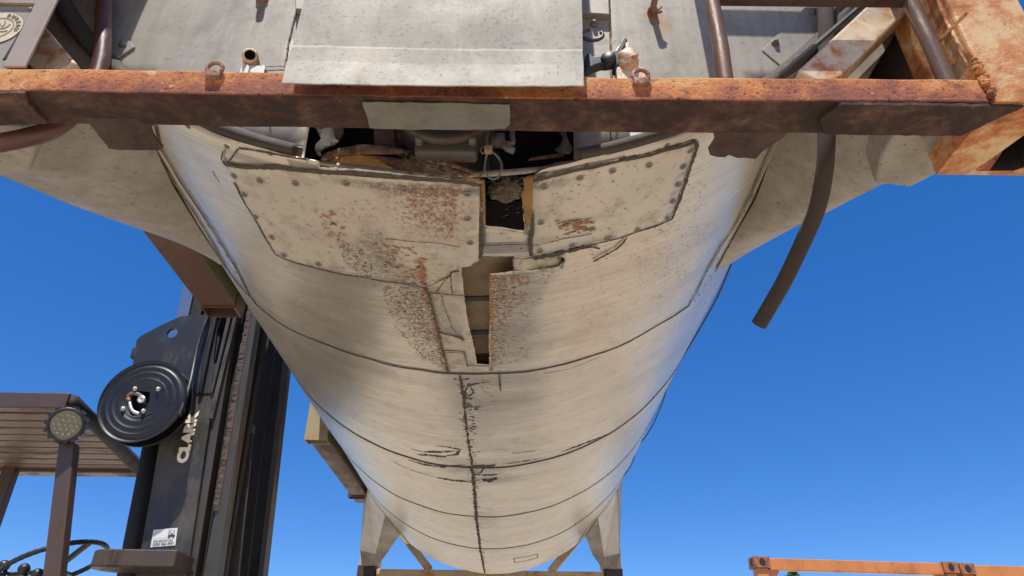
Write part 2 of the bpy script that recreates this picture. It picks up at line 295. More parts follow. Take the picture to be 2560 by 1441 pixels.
def prism(bm,pts,vec,mi=0):
    """closed polygon extruded along vec"""
    a=[bm.verts.new(p) for p in pts]; b=[bm.verts.new(Vector(p)+Vector(vec)) for p in pts]; n=len(pts)
    bm.faces.new(a).material_index=mi; bm.faces.new(b[::-1]).material_index=mi
    for i in range(n): bm.faces.new((a[i],b[i],b[(i+1)%n],a[(i+1)%n])).material_index=mi
    bmesh.ops.recalc_face_normals(bm,faces=bm.faces[:])
def beam(bm,p,q,w,h,up=(0,0,1),mi=0):
    p=Vector(p); q=Vector(q); d=(q-p).normalized(); s=d.cross(Vector(up)).normalized(); t=s.cross(d)
    c=[s*w/2+t*h/2,-s*w/2+t*h/2,-s*w/2-t*h/2,s*w/2-t*h/2]
    prism(bm,[p+k for k in c],q-p,mi)
def smooth_path(pts,n=8):
    pts=[Vector(p) for p in pts]; out=[]
    for i in range(len(pts)-1):
        p0=pts[max(i-1,0)]; p1=pts[i]; p2=pts[i+1]; p3=pts[min(i+2,len(pts)-1)]
        for k in range(n):
            t=k/n; out.append(.5*((2*p1)+(p2-p0)*t+(2*p0-5*p1+4*p2-p3)*t*t+(3*p1-p0-3*p2+p3)*t**3))
    out.append(pts[-1]); return out
def tube(bm,pts,r,seg=12,caps=True,mi=0,rr=None):
    pts=[Vector(p) for p in pts]; rings=[]; prev=None
    for i,p in enumerate(pts):
        d=(pts[min(i+1,len(pts)-1)]-pts[max(i-1,0)]).normalized()
        if prev is None:
            a=Vector((0,0,1)) if abs(d.z)<.9 else Vector((1,0,0)); prev=d.cross(a).normalized()
        x=(prev-d*prev.dot(d)).normalized(); prev=x; y=d.cross(x); rad=rr[i] if rr else r
        rings.append([bm.verts.new(p+(x*math.cos(2*math.pi*k/seg)+y*math.sin(2*math.pi*k/seg))*rad) for k in range(seg)])
    for i in range(len(rings)-1):
        for k in range(seg):
            f=bm.faces.new((rings[i][k],rings[i][(k+1)%seg],rings[i+1][(k+1)%seg],rings[i+1][k])); f.material_index=mi; f.smooth=True
    if caps:
        bm.faces.new(rings[0][::-1]).material_index=mi; bm.faces.new(rings[-1]).material_index=mi
    return rings
def lathe(bm,prof,origin,axis,seg=48,mi=0,ref=None):
    """prof: list of (radius, along axis)"""
    ax=Vector(axis).normalized(); a=Vector(ref) if ref else (Vector((0,0,1)) if abs(ax.z)<.9 else Vector((1,0,0)))
    x=ax.cross(a).normalized(); y=ax.cross(x); o=Vector(origin); rings=[]
    for r,t in prof:
        if r<1e-6: rings.append([bm.verts.new(o+ax*t)])
        else: rings.append([bm.verts.new(o+ax*t+(x*math.cos(2*math.pi*k/seg)+y*math.sin(2*math.pi*k/seg))*r) for k in range(seg)])
    for A,B in zip(rings,rings[1:]):
        for k in range(seg):
            k2=(k+1)%seg
            if len(A)==1 and len(B)==1: continue
            if len(A)==1: f=bm.faces.new((A[0],B[k2],B[k]))
            elif len(B)==1: f=bm.faces.new((A[k],A[k2],B[0]))
            else: f=bm.faces.new((A[k],A[k2],B[k2],B[k]))
            f.material_index=mi; f.smooth=True
    bmesh.ops.recalc_face_normals(bm,faces=bm.faces[:])
def inside(p,poly):
    x,y=p; c=False; n=len(poly)
    for i in range(n):
        x1,y1=poly[i]; x2,y2=poly[i-1]
        if (y1>y)!=(y2>y) and x<(x2-x1)*(y-y1)/(y2-y1)+x1: c=not c
    return c
def dens(poly,step,jit=0,closed=True):
    out=[]; n=len(poly)
    for i in range(n if closed else n-1):
        a=Vector(poly[i]); b=Vector(poly[(i+1)%n]); k=max(1,int((b-a).length/step))
        nn=Vector((-(b-a).y,(b-a).x)); nn=nn.normalized() if nn.length>0 else nn
        for j in range(k):
            p=a+(b-a)*j/k
            if jit and j: p=p+nn*random.uniform(-jit,jit)
            out.append((p.x,p.y))
    if not closed: out.append(tuple(poly[-1]))
    return out
def cdt_fill(outer,holes,grid):
    pts=[Vector(p) for p in outer]; cons=[[i for i in range(len(outer))]]
    E=[(i,(i+1)%len(outer)) for i in range(len(outer))]
    for h in holes:
        s=len(pts); pts+=[Vector(p) for p in h]; E+=[(s+i,s+(i+1)%len(h)) for i in range(len(h))]
    xs=[p[0] for p in outer]; ys=[p[1] for p in outer]
    x=min(xs)+grid*.7
    while x<max(xs):
        y=min(ys)+grid*.7
        while y<max(ys):
            if inside((x,y),outer) and not any(inside((x,y),h) for h in holes): pts.append(Vector((x,y)))
            y+=grid
        x+=grid
    vs,es,fs,_,_,_=delaunay_2d_cdt(pts,E,[],0,1e-6)
    res=[]
    for f in fs:
        c=sum((vs[i] for i in f),Vector((0,0)))/len(f)
        if inside(c,outer) and not any(inside(c,h) for h in holes): res.append(f)
    return vs,res
def uvset(bm,fn=None):
    lay=bm.loops.layers.uv.verify()
    for f in bm.faces:
        for l in f.loops:
            p=l.vert.co; th=math.atan2(p.x-TX,TZ-p.z); l[lay].uv=(th*TR,p.y)
UV=lambda p: (p[0]*TR,p[1])
def uvpts(px): return [UV(cyl(*p)) for p in px]
def sheet_on_cyl(px,dr,grid=.03,holes=(),jit=.0008,step=.015,curl=None):
    """thin sheet whose outline follows the shell"""
    outer=dens(uvpts(px),step,jit); vs,fs=cdt_fill(outer,[dens(uvpts(h),.012) for h in holes],grid)
    bm=bmesh.new(); vv=[]
    for v in vs:
        d=dr+(curl(v.x,v.y) if curl else 0)
        vv.append(bm.verts.new(cp(v.x/TR,v.y,d)))
    for f in fs:
        try: bm.faces.new([vv[i] for i in f])
        except ValueError: pass
    for v in [v for v in bm.verts if not v.link_faces]: bm.verts.remove(v)
    for f in bm.faces:
        f.smooth=True
        c=f.calc_center_median(); f.normal_update()
        f.normal_update()
        if f.normal.dot(Vector((c.x-TX,0,c.z-TZ)))<0: f.normal_flip()
    uvset(bm); return bm
def strip_uv(bm,uv,w,dr=.0015,jit=.15,step=.006,hh=.0015,taper=False,mi=0):
    """raised bead lying on the shell along uv polyline"""
    p=dens(uv,step,0,False); n=len(p); prev=None
    for i,(u,v) in enumerate(p):
        a=Vector(p[max(i-1,0)]); b=Vector(p[min(i+1,n-1)]); d=(b-a); d=d.normalized() if d.length else Vector((1,0)); nn=Vector((-d.y,d.x))
        ww=w/2*(1+random.uniform(-jit,jit)*1.5)
        if taper: ww*=max(.08,math.sin(math.pi*min(1,max(0,(i+.5)/n)))**.6)
        off=random.uniform(-jit,jit)*w*.4
        c=Vector((u,v))+nn*off; row=[]
        for s_,h in ((-1,.0003),(-.55,hh*.85),(.55,hh),(1,.0003)):
            q=c+nn*ww*s_; row.append(bm.verts.new(cp(q.x/TR,q.y,dr+h+random.uniform(-.3,.3)*hh*jit)))
        if prev:
            for k in range(3):
                f=bm.faces.new((prev[k],prev[k+1],row[k+1],row[k])); f.material_index=mi
        prev=row
def strips(name,lines,mat,parent,label=None,**k):
    for px,w in lines:
        bm=bmesh.new(); strip_uv(bm,uvpts(px),w,**k)
        bmesh.ops.recalc_face_normals(bm,faces=bm.faces[:]); uvset(bm)
        tot=0
        for f in bm.faces:
            c=f.calc_center_median(); f.normal_update(); tot+=f.normal.dot(Vector((c.x-TX,0,c.z-TZ)))
        if tot<0: bmesh.ops.reverse_faces(bm,faces=bm.faces[:])
        obj(name,bm,mat,parent,True,label)
# ================================================================== GROUND
bm=bmesh.new(); 
v=[bm.verts.new((x,y,-ZB)) for x,y in ((-900,-900),(900,-900),(900,900),(-900,900))]; bm.faces.new(v)
g=obj('ground',bm,M['ground']); tag(g,'dusty pale gravel yard under the raised tank','ground',kind='structure')
# ================================================================== TANK CONTAINER
T=thing('tank_container',(0,2.95,ZB),'rusty framed tank container with dented beige cladding, hanging overhead','tank container')
# --- cladding with its torn openings
hole1=[(771,396),(766,384),(760,372),(1000,372),(1433,372),(1437,392),(1434,404),(1395,412),(1352,424),(1330,440),(1308,470),(1305,500),(1311,574),(1262,569),(1213,565),(1211,520),(1212,460),(1204,455),(1100,443),(1000,433),(900,424),(800,420),(795,405)]
hole2=[(1191.5,641.6),(1215,640),(1280,637.5),(1323,639),(1345,640),(1362,633),(1385,628),(1411,646),(1391,667),(1340,671),(1283,676),(1252,681),(1225,686),(1223,740),(1225,790),(1222,850),(1223.5,916.5),(1193,915),(1186,878),(1172,822),(1159.6,739),(1154,672),(1177.6,666.6),(1189,650)]
def hole_uv(px,clamp=None):
    o=uvpts(px)
    return [(u,max(v,clamp) if clamp else v) for u,v in o]
bm=bmesh.new()
NU=220; UM=TR*math.pi; ys=[Y0+(Y1-Y0)*i/96 for i in range(97)]
ug=[-UM+2*UM*i/NU for i in range(NU+1)]
iu0=min(range(NU+1),key=lambda i:abs(ug[i]+.34)); iu1=min(range(NU+1),key=lambda i:abs(ug[i]-.42)); jv=min(range(97),key=lambda j:abs(ys[j]-1.16))
G={}
for i in range(NU):
    for j in range(97):
        if iu0<i<iu1 and j<jv: continue
        G[i,j]=bm.verts.new(cp(ug[i]/TR,ys[j]))
for i in range(NU):
    for j in range(96):
        if iu0<=i<iu1 and j<jv: continue
        bm.faces.new((G[i,j],G[(i+1)%NU,j],G[(i+1)%NU,j+1],G[i,j+1]))
outer=[(ug[i],ys[0]) for i in range(iu0,iu1)]+[(ug[iu1],ys[j]) for j in range(0,jv)]+[(ug[i],ys[jv]) for i in range(iu1,iu0,-1)]+[(ug[iu0],ys[j]) for j in range(jv,0,-1)]
h1=dens(hole_uv(hole1),.008,.0015); h2=dens(hole_uv(hole2),.006,.0014)
# the first opening runs out over the rim: clip it just inside the rim line
h1o=[(u,max(v,Y0+.0015)) for u,v in h1]
hh=[h1o[0]]
for p in h1o[1:]:
    if (Vector(p)-Vector(hh[-1])).length>.002: hh.append(p)
vs,fs=cdt_fill(outer,[hh,h2],.022)
vv=[bm.verts.new(cp(v.x/TR,v.y)) for v in vs]
for f in fs:
    try: bm.faces.new([vv[i] for i in f])
    except ValueError: pass
umin=min(p[0] for p in hh); umax=max(p[0] for p in hh)
kill=[f for f in bm.faces if f.calc_center_median().y<Y0+.0022 and len(f.verts)==3 and umin-.006<math.atan2(f.calc_center_median().x-TX,TZ-f.calc_center_median().z)*TR<umax+.006]
bmesh.ops.delete(bm,geom=kill,context='FACES')
bmesh.ops.remove_doubles(bm,verts=bm.verts[:],dist=.0004)
for v_ in [v_ for v_ in bm.verts if not v_.link_faces]: bm.verts.remove(v_)
uvset(bm)
for f in bm.faces:
    f.smooth=True; c=f.calc_center_median(); f.normal_update()
    f.normal_update()
    if f.normal.dot(Vector((c.x-TX,0,c.z-TZ)))<0: f.normal_flip()
o=obj('cladding',bm,M['clad'],T); solid(o,.0022)
# far end dished head and near end wall
bm=bmesh.new(); lathe(bm,[(TR-.004,0),(TR*.85,.12),(TR*.5,.2),(0,.24)],(TX,Y1-.03,TZ),(0,1,0),96); obj('far_head',bm,M['wall'],T,True)
YW=.2
bot=lambda x:TZ-math.sqrt(TR*TR-(x-TX)**2)
circ=[(TX+(TR-.006)*math.sin(2*math.pi*k/160),TZ-(TR-.006)*math.cos(2*math.pi*k/160)) for k in range(160)]
xl=onY(766,350,YW).x; xr=onY(1437,355,YW).x
wh=[(xl+.004,bot(xl)+.012),(TX,bot(TX)+.012),(xr-.004,bot(xr)+.012),(xr+.006,.42),(xl-.012,.42)]
vs,fs=cdt_fill(circ,[dens(wh,.03)],.09)
bm=bmesh.new(); vv=[bm.verts.new((v.x,YW+.004*noise.noise(Vector((v.x*2,v.y*2,0))),v.y)) for v in vs]
for f in fs: bm.faces.new([vv[i] for i in f])
for v_ in [v_ for v_ in bm.verts if not v_.link_faces]: bm.verts.remove(v_)
for f in bm.faces:
    f.normal_update()
    if f.normal.y>0: f.normal_flip()
    f.smooth=True
o=obj('end_wall',bm,M['wall'],T); solid(o,.003)
def on_wall(px,Y=YW): return [onY(x,y,Y) for x,y in px]
def wallplate(name,px,t,mat,gap=.0,smooth=False,label=None):
    P=on_wall(px,YW-t-gap); bm=bmesh.new(); prism(bm,P,(0,t,0)); return bev(obj(name,bm,mat,T,False,label),.0012,1)
wallplate('corner_patch',[(1905,125),(2060,-30),(2330,-60),(2130,260),(1995,200)],.005,M['wall'])
wallplate('corner_patch',[(337,117),(180,-40),(-60,-60),(60,260),(245,175)],.005,M['wall'])
P=on_wall([(1440,-60),(1520,-60),(1524,36),(1448,31)],YW-.022)
bm=bmesh.new(); prism(bm,P,(0,.018,0)); bev(obj('trim_panel',bm,M['wall'],T),.002,1)
bm=bmesh.new(); prism(bm,on_wall([(736,-60),(766,-60),(762,24),(738,22)],YW-.022),(0,.018,0)); bev(obj('trim_panel',bm,M['wall'],T),.002,1)
wallplate('trim_panel',[(1436,40),(1524,42),(1527,230),(1432,230)],.004,M['wall'])
# sealant seams on the wall
def wallbead(px,r,mat=M['seal'],Y=YW-.003):
    bm=bmesh.new(); pts=[]
    P=on_wall(px,Y)
    for i in range(len(P)-1):
        for k in range(10): pts.append(P[i].lerp(P[i+1],k/10)+Vector((random.uniform(-.0012,.0012),0,0)))
    pts.append(P[-1]); tube(bm,pts,r,6,True,0,[r*random.uniform(.6,1.25) for _ in pts]); obj('wall_seam',bm,mat,T,True)
M['bead']=m_plain('tan_sealant_bead',(.30,.21,.14),.9,0,.4,60,.6)
wallbead([(745,-40),(743,20),(734,55),(722,100),(716,140),(708,200),(700,240)],.0022,M['bead'])
wallbead([(1520,-40),(1524,20),(1525,110),(1527,150),(1529,240)],.0028,M['bead'])
wallbead([(600,312),(598,335),(600,372)],.0015); wallbead([(674,316),(675,345),(681,366)],.0022); wallbead([(1544,320),(1537,372)],.0012)
wallbead([(655,168),(700,166),(716,168)],.001)
# light triangle plate behind rail, right
wallplate('corner_patch',[(1573,300),(1720,300),(1705,328),(1640,348),(1593,356),(1575,340)],.006,M['saddle_pale'])
# rim channel round the near end
bm=bmesh.new(); pts=[(TX+(TR-.028)*math.sin(a),Y0+.002,TZ-(TR-.028)*math.cos(a)) for a in [R_(x) for x in range(11,350,2)]]
prev=None
for a in [R_(x*.5) for x in range(26,695)]:
    if a<.245 or a>2*math.pi-.255: prev=None; continue
    row=[bm.verts.new((TX+r*math.sin(a),y+noise.noise(Vector((a*9,r*40,0)))*.0015,TZ-r*math.cos(a))) for r,y in ((TR-.002,Y0+.003),(TR-.006,Y0-.012),(TR-.02,Y0-.010),(TR-.032,Y0+.001),(TR-.045,Y0+.016))]
    if prev:
        for k in range(4): bm.faces.new((prev[k],row[k],row[k+1],prev[k+1])).smooth=True
    prev=row
bmesh.ops.recalc_face_normals(bm,faces=bm.faces[:]); o=obj('end_rim',bm,M['dirt_and_shade'],T); uvl=None; solid(o,.002,0)
# bolts on the wall
def bolt(x,y,r,L,mat,Y=YW):
    p=onY(x,y,Y); bm=bmesh.new(); lathe(bm,[(0,-L),(r*.9,-L),(r,-L+.003),(r,-L*.35),(r*1.5,-L*.3),(r*1.6,0)],p,(0,1,0),10); return obj('wall_bolt',bm,mat,T,False)
o=bolt(1630,34,.008,.05,M['ring']); p=onY(1640,34,YW-.025)
bm=bmesh.new(); tube(bm,[p,p+V(.014,-.012,.012)],.0022,6); tube(bm,[p,p+V(.012,-.01,-.006)],.003,6); obj('tie_wire',bm,M['ring'],T)
bolt(656,0,.010,.03,M['ring']); bolt(1938,108,.006,.01,M['steel'],YW-.006); bolt(1485,62,.006,.012,M['steel'],YW-.006); bolt(2032,32,.005,.008,M['steel'],YW-.006); bolt(307,113,.006,.008,M['steel'],YW-.006)
p=onY(1480,88,.15); bm=bmesh.new()
lathe_pts=[p+V(.025*math.cos(a),-.0,.018*math.sin(a)) for a in [R_(k) for k in range(100,400,14)]]
tube(bm,lathe_pts,.0045,8); obj('hook',bm,M['hose_red'],T,True)
# --- sheet metal cover hanging in front of the valve opening
P=[]; rows=[(-60,-.028,0),(60,-.03,0),(112,-.032,.0),(117,-.036,0),(151,-.040,0),(154,-.041,0),(207,-.055,0)]
bm=bmesh.new(); prev=[bm.verts.new((-.235+.556*k/24,-.02,1.35)) for k in range(25)]
for (y,Y,_) in rows:
    row=[]
    for k in range(25):
        t=k/24
        xl_={-60:775,60:745,112:731,117:729,151:720,154:718,207:705}[y]; xr_={-60:1452,60:1456,112:1457,117:1457,151:1459,154:1459,207:1461}[y]
        yy=y+(t*(12 if y<200 else 7) if y>100 else 0); yy+= (math.sin(t*3.1)*3+noise.noise(Vector((t*14,y*.01,0)))*(2.2 if y in(112,117,207) else .6) if y>100 else 0)
        row.append(bm.verts.new(onY(xl_+(xr_-xl_)*t+(noise.noise(Vector((y*.1,t*2,0)))*4 if k in(0,24) else 0),yy,Y+.004*noise.noise(Vector((t*5,y*.02,2))))))
    if prev:
        for k in range(24): bm.faces.new((prev[k],row[k],row[k+1],prev[k+1]))
    prev=row
for f in bm.faces:
    f.smooth=False
    f.normal_update()
    if f.normal.y>0: f.normal_flip()
o=obj('cover_sheet',bm,M['sheet'],T); solid(o,.0025)
# --- near bottom rail
bm=subdiv_box((-1.06,0,.0),(1.075,.086,.0615),(70,3,3),.0022,3,9)
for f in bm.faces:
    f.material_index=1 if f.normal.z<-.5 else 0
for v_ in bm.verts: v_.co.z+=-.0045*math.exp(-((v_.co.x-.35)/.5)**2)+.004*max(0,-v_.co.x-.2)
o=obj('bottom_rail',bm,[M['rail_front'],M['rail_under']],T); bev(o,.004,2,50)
# doubler plates below the rail with ragged front edges
def zplate(name,px,Z,t,mat,jit=.002,label=None,par=T):
    o2=[onZ(x,y,Z) for x,y in px]; poly=dens([(p.x,p.y) for p in o2],.012,jit)
    bm=bmesh.new(); prism(bm,[(x,y,Z) for x,y in poly],(0,0,t)); return obj(name,bm,mat,par,False,label)
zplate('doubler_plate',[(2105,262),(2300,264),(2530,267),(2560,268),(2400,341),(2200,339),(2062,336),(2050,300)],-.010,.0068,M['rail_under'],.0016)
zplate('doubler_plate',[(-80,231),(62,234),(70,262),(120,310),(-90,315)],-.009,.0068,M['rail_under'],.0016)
zplate('zinc_patch',[(905,256),(1100,259),(1274,263),(1276,312),(1262,324),(1170,326),(1000,325),(925,322)],-.0085,.003,M['zinc'],.0012,'bare grey metal patch')
# torn hanging plates behind the rail
zplate('torn_plate',[(212,296),(380,298),(378,325),(392,352),(407,370),(400,376),(300,376),(272,372),(250,345),(236,325)],.002,.006,M['brown'],.002)
zplate('torn_plate',[(1782,316),(1975,316),(1958,345),(1925,366),(1905,380),(1890,398),(1845,396),(1822,388),(1812,394),(1775,388),(1771,375),(1787,350)],.0,.007,M['brown'],.003)
# D rings on the rail
for (x,y) in ((537,172),(1602,190)):
    p=onY(x,y,-.008); bm=bmesh.new()
    pts=[p+V(.0145*math.cos(a),-.002*math.sin(a),.0135*math.sin(a)) for a in [2*math.pi*k/24 for k in range(25)]]
    tube(bm,pts,.0045,8); box(bm,(p.x-.014,-.011,p.z-.022),(p.x+.014,.002,p.z-.007)); bev(obj('lashing_ring',bm,M['ring'],T,False),.002,2)
# pipe stub on the rail (left)
p=onY(630,165,.1); bm=bmesh.new(); q_=onY(625,138,.055)
lathe(bm,[(.011,0),(.0155,0),(.0165,.008),(.0155,.012),(.017,.03),(.0165,(p-q_).length)],q_,(p-q_),24); lathe(bm,[(.0,.03),(.0125,.0298),(.011,0)],q_,(p-q_),24,1)
obj('pipe_stub',bm,[M['ball'],M['black_hole']],T,True)
bm=bmesh.new()
for x in (613,653):
    a=onY(x,178,.06); prism(bm,[a+V(-.004,0,-.01),a+V(.006,0,-.01),a+V(.006,0,.012),a+V(0,0,.02)],(0,.03,0))
a=onY(633,178,.075); box(bm,(a.x-.022,.066,a.z-.014),(a.x+.022,.07,a.z+.006)); obj('stub_bracket',bm,M['saddle_pale'],T)
# black latch handle
def flat(px,Y,t): 
    bm=bmesh.new(); prism(bm,[onY(x,y,Y) for x,y in px],(0,t,0)); return bm
bm=flat([(1462,140),(1467,132),(1478,133),(1484,140),(1502,138),(1508,131),(1525,127),(1538,124),(1548,110),(1555,95),(1563,91),(1568,97),(1569,104),(1560,122),(1552,148),(1545,170),(1536,172),(1532,166),(1535,155),(1520,158),(1505,158),(1490,163),(1463,175)],.045,.022)
bev(obj('latch_handle',bm,M['black_plastic'],T),.004,3,30)
bm=bmesh.new(); p=onY(1520,143,.04); lathe(bm,[(0,-.004),(.012,-.004),(.0155,.0),(.016,.02)],p,(0.3,1,0),24); obj('latch_handle',bm,M['black_plastic'],T,True)
# rusty ball casting with lugs
p=onY(1570,155,.05); bm=bmesh.new(); bmesh.ops.create_uvsphere(bm,u_segments=26,v_segments=18,radius=.024)
for v_ in bm.verts:
    v_.co.z*=1.3; v_.co.x*=.92; v_.co+=v_.normal*noise.noise(v_.co*60)*.004; v_.co=v_.co+p
for f in bm.faces: f.smooth=True
tube(bm,[p+V(.0,-.0,.02),p+V(0.002,0,.052)],.0055,10); tube(bm,[p+V(.004,-.02,-.008),p+V(.012,-.034,-.02)],.004,8)
box(bm,(p.x-.026,p.y-.004,.05),(p.x+.03,p.y+.02,p.z-.02)); obj('seal_casting',bm,M['ball'],T)
bm=bmesh.new()
for k in range(9):
    a=V(random.uniform(.37,.56),random.uniform(.02,.07),.0605); tube(bm,[a,a+V(random.uniform(-.02,.03),0,random.uniform(.0,.012)),a+V(random.uniform(-.03,.03),-.004,random.uniform(.0,.02))],.0009,5)
obj('straw_bits',bm,M['bead'],T)['kind']='stuff'
# ladder on the right
for (b_,t_) in (((1815,188),(1780,0)),((2366,190),(2270,0))):
    a=onY(*b_,.05); c_=onY(*t_,.05); d=(c_-a).normalized(); bm=bmesh.new()
    a2=V(a.x,.05,.06); L=2.3
    tube(bm,[a2,V(a.x-.004,.05,.1),V(a.x+(c_.x-a.x)*.3,.05,.2),V(c_.x,.05,.5),V(c_.x,.05,2.3)],.0165,18); 
    obj('ladder_stile',bm,M['pipe'],T,True)
    bm=bmesh.new(); pts=[V(a.x+.0175*math.cos(x_),.05+.0175*math.sin(x_),.084+.006*math.cos(x_+1)) for x_ in [2*math.pi*k/22 for k in range(23)]]; tube(bm,pts,.0028,6); obj('weld_bead',bm,M['ring'],T,True)
for k in range(5):
    bm=bmesh.new(); z=.353+.48*k; x0=onY(1780,0,.05).x; x1=onY(2280,0,.05).x; box(bm,(x0,.036,z),(x1,.064,z+.034)); bev(obj('ladder_rung',bm,M['brown'],T),.003,2)
# diagonal braces (hollow section) right and left
def brace(bm,P0,P1,w,dep,Y): pass
for sgn in (1,-1):
    bm=bmesh.new()
    if sgn==1: F=[onY(*p,.1) for p in [(1940,207),(2085,207),(2250,45),(2290,-60),(2225,-20)]]
    else:
        F=[onY(*p,.1) for p in [(1940,207),(2085,207),(2250,45),(2290,-60),(2225,-20)]]; F=[V(-p.x+.045,p.y,p.z) for p in F]
    a=(F[0]+F[1])/2; d=(F[2]-F[1]).normalized(); up=V(-d.z,0,d.x); wd=.075
    e0=F[1]-d*.02; e1=F[1]+d*.36
    prism(bm,[e0,e1,e1+up*wd*(1 if sgn==1 else -1),e0+up*wd*(1 if sgn==1 else -1)],(0,.055,0))
    bev(obj('diagonal_brace',bm,M['brace'],T),.006,3)
bm=bmesh.new(); a=onY(1955,190,.11); b_=onY(2165,8,.11); tube(bm,[a,a.lerp(b_,.3)+V(0,0,.003),a.lerp(b_,.6),b_,b_+(b_-a)*.4],.005,8); obj('edge_cable',bm,M['black_plastic'],T,True)
bm=bmesh.new(); a=onY(1950,186,.105); b_=onY(2160,4,.105); beam(bm,a,b_+(b_-a)*.4,.006,.003,(0,1,0)); obj('edge_trim',bm,M['steel'],T)
# corner posts, castings, top frame
def post(x0,x1,y0,y1,mat,name='corner_post'):
    bm=subdiv_box((x0,y0,.112),(x1,y1,2.44),(2,3,26),.0016,x0*9,8); return bev(obj(name,bm,mat,T),.006,2,50)
post(1.085,1.235,0.0,.17,M['post_rusty']); post(-1.225,-1.075,0,.17,M['post_rusty'])
bm=bmesh.new()   # weld bead and side web on the right post
pts=[V(1.083+random.uniform(-.001,.001),.02+random.uniform(-.001,.001),z*.01) for z in range(12,60)]; tube(bm,pts,.0045,7,True,0,[.0045*random.uniform(.7,1.3) for _ in pts]); obj('weld_bead',bm,M['post_rusty'],T,True)
a=onX(2350,75,1.08); bm=bmesh.new(); beam(bm,a+V(-.004,.05,-.012),onX(2425,30,1.08)+V(-.004,0,0),.004,.006); obj('weld_bead',bm,M['rail_front'],T)
def casting(x0,x1,y0,y1,z0,z1,holeb,mat,root=T,name='corner_casting'):
    """block with a slotted bottom"""
    outer=[(x0,y0),(x1,y0),(x1,y1),(x0,y1)]
    bm=bmesh.new()
    for zz,hole in ((z0,holeb),(z1,None)):
        vs,fs=cdt_fill(dens(outer,.05),[hole] if hole else [],.04)
        vv=[bm.verts.new((v.x,v.y,zz)) for v in vs]
        for f in fs: bm.faces.new([vv[i] for i in f])
    n=len(outer)
    for i in range(4):
        (xa,ya),(xb,yb)=outer[i],outer[(i+1)%4]
        bm.faces.new([bm.verts.new(p) for p in ((xa,ya,z0),(xb,yb,z0),(xb,yb,z1),(xa,ya,z1))])
    if holeb:
        k=len(holeb); A=[bm.verts.new((x,y,z0)) for x,y in holeb]; B=[bm.verts.new((x,y,z0+.09)) for x,y in holeb]
        for i in range(k): bm.faces.new((A[i],A[(i+1)%k],B[(i+1)%k],B[i])).material_index=1
        bm.faces.new(B).material_index=1
    for v_ in [v_ for v_ in bm.verts if not v_.link_faces]: bm.verts.remove(v_)
    bmesh.ops.remove_doubles(bm,verts=bm.verts[:],dist=.0005); bmesh.ops.recalc_face_normals(bm,faces=bm.faces[:])
    return obj(name,bm,[mat,M['black_hole']],root)
slot=lambda cx,cy,a,b:[(cx+a*math.cos(t),cy+b*math.sin(t)) for t in [2*math.pi*k/24 for k in range(24)]]
hr=[(1.148,.182),(1.162,.15),(1.196,.052),(1.21,.044),(1.24,.05),(1.245,.175),(1.23,.185),(1.16,.187)]
casting(1.078,1.265,-.006,.2,-.004,.112,hr,M['post_rusty']); casting(-1.255,-1.062,-.006,.2,-.004,.112,[(-x,y) for x,y in hr[::-1]],M['post_rusty'])
# sloping gusset beside the right casting
for sg in (1,):
    g_=[onZ(*p,-.003) for p in [(2378,334),(2410,418),(2440,431),(2470,432),(2560,300),(2480,300)]]
    bm=bmesh.new(); prism(bm,[(p.x,p.y,-.003) for p in g_],(0,0,.06)); obj('corner_gusset',bm,M['rail_front'],T); bev(T.children[-1],.004,2)
# weld lumps where the rail meets the right post
bm=bmesh.new()
for k in range(60):
    a=V(1.079+random.uniform(-.006,.008),-.004+random.uniform(-.003,.004),random.uniform(.004,.112)); bmesh.ops.create_icosphere(bm,subdivisions=1,radius=random.uniform(.003,.007),matrix=Matrix.Translation(a))
obj('weld_bead',bm,M['rail_front'],T,True)
for sx in (-1,1):
    for sy in (0,1):
        y0=0 if sy==0 else 5.88; casting(sx*1.14-.081,sx*1.14+.081,y0,y0+.178,2.472,2.59,None,M['post'])
bm=bmesh.new(); box(bm,(-1.05,.01,2.49),(1.05,.09,2.58)); bev(obj('top_rail',bm,M['post'],T),.004)
bm=bmesh.new(); box(bm,(-1.05,5.97,2.49),(1.05,6.05,2.58)); bev(obj('top_rail',bm,M['post'],T),.004)
for sx in (-1,1):
    bm=bmesh.new(); box(bm,(sx*1.17-.04,.18,2.49),(sx*1.17+.04,5.88,2.58)); bev(obj('top_rail',bm,M['post'],T),.004)
# far end frame
for sx in (-1,1):
    hole=slot(sx*1.14,5.98,.032,.062); casting(sx*1.14-.081,sx*1.14+.081,5.88,6.058,0,.112,hole,M['brown'])
    x0,x1=sorted((sx*1.215,sx*1.03)); bm=subdiv_box((x0,5.89,.112),(x1,6.04,2.47),(2,2,20),.002,sx*3,7); bev(obj('corner_post',bm,M['post'],T),.006,2,50)
    bm=bmesh.new(); beam(bm,(sx*.56,5.95,.09),(sx*1.02,5.95,.60),.07,.085,(0,1,0)); bev(obj('diagonal_brace',bm,M['post'],T),.004)
bm=subdiv_box((-1.05,5.9,.022),(1.05,6.0,.088),(30,1,1),.001,5,7)
bev(obj('bottom_rail',bm,M['post'],T),.004,2,50)
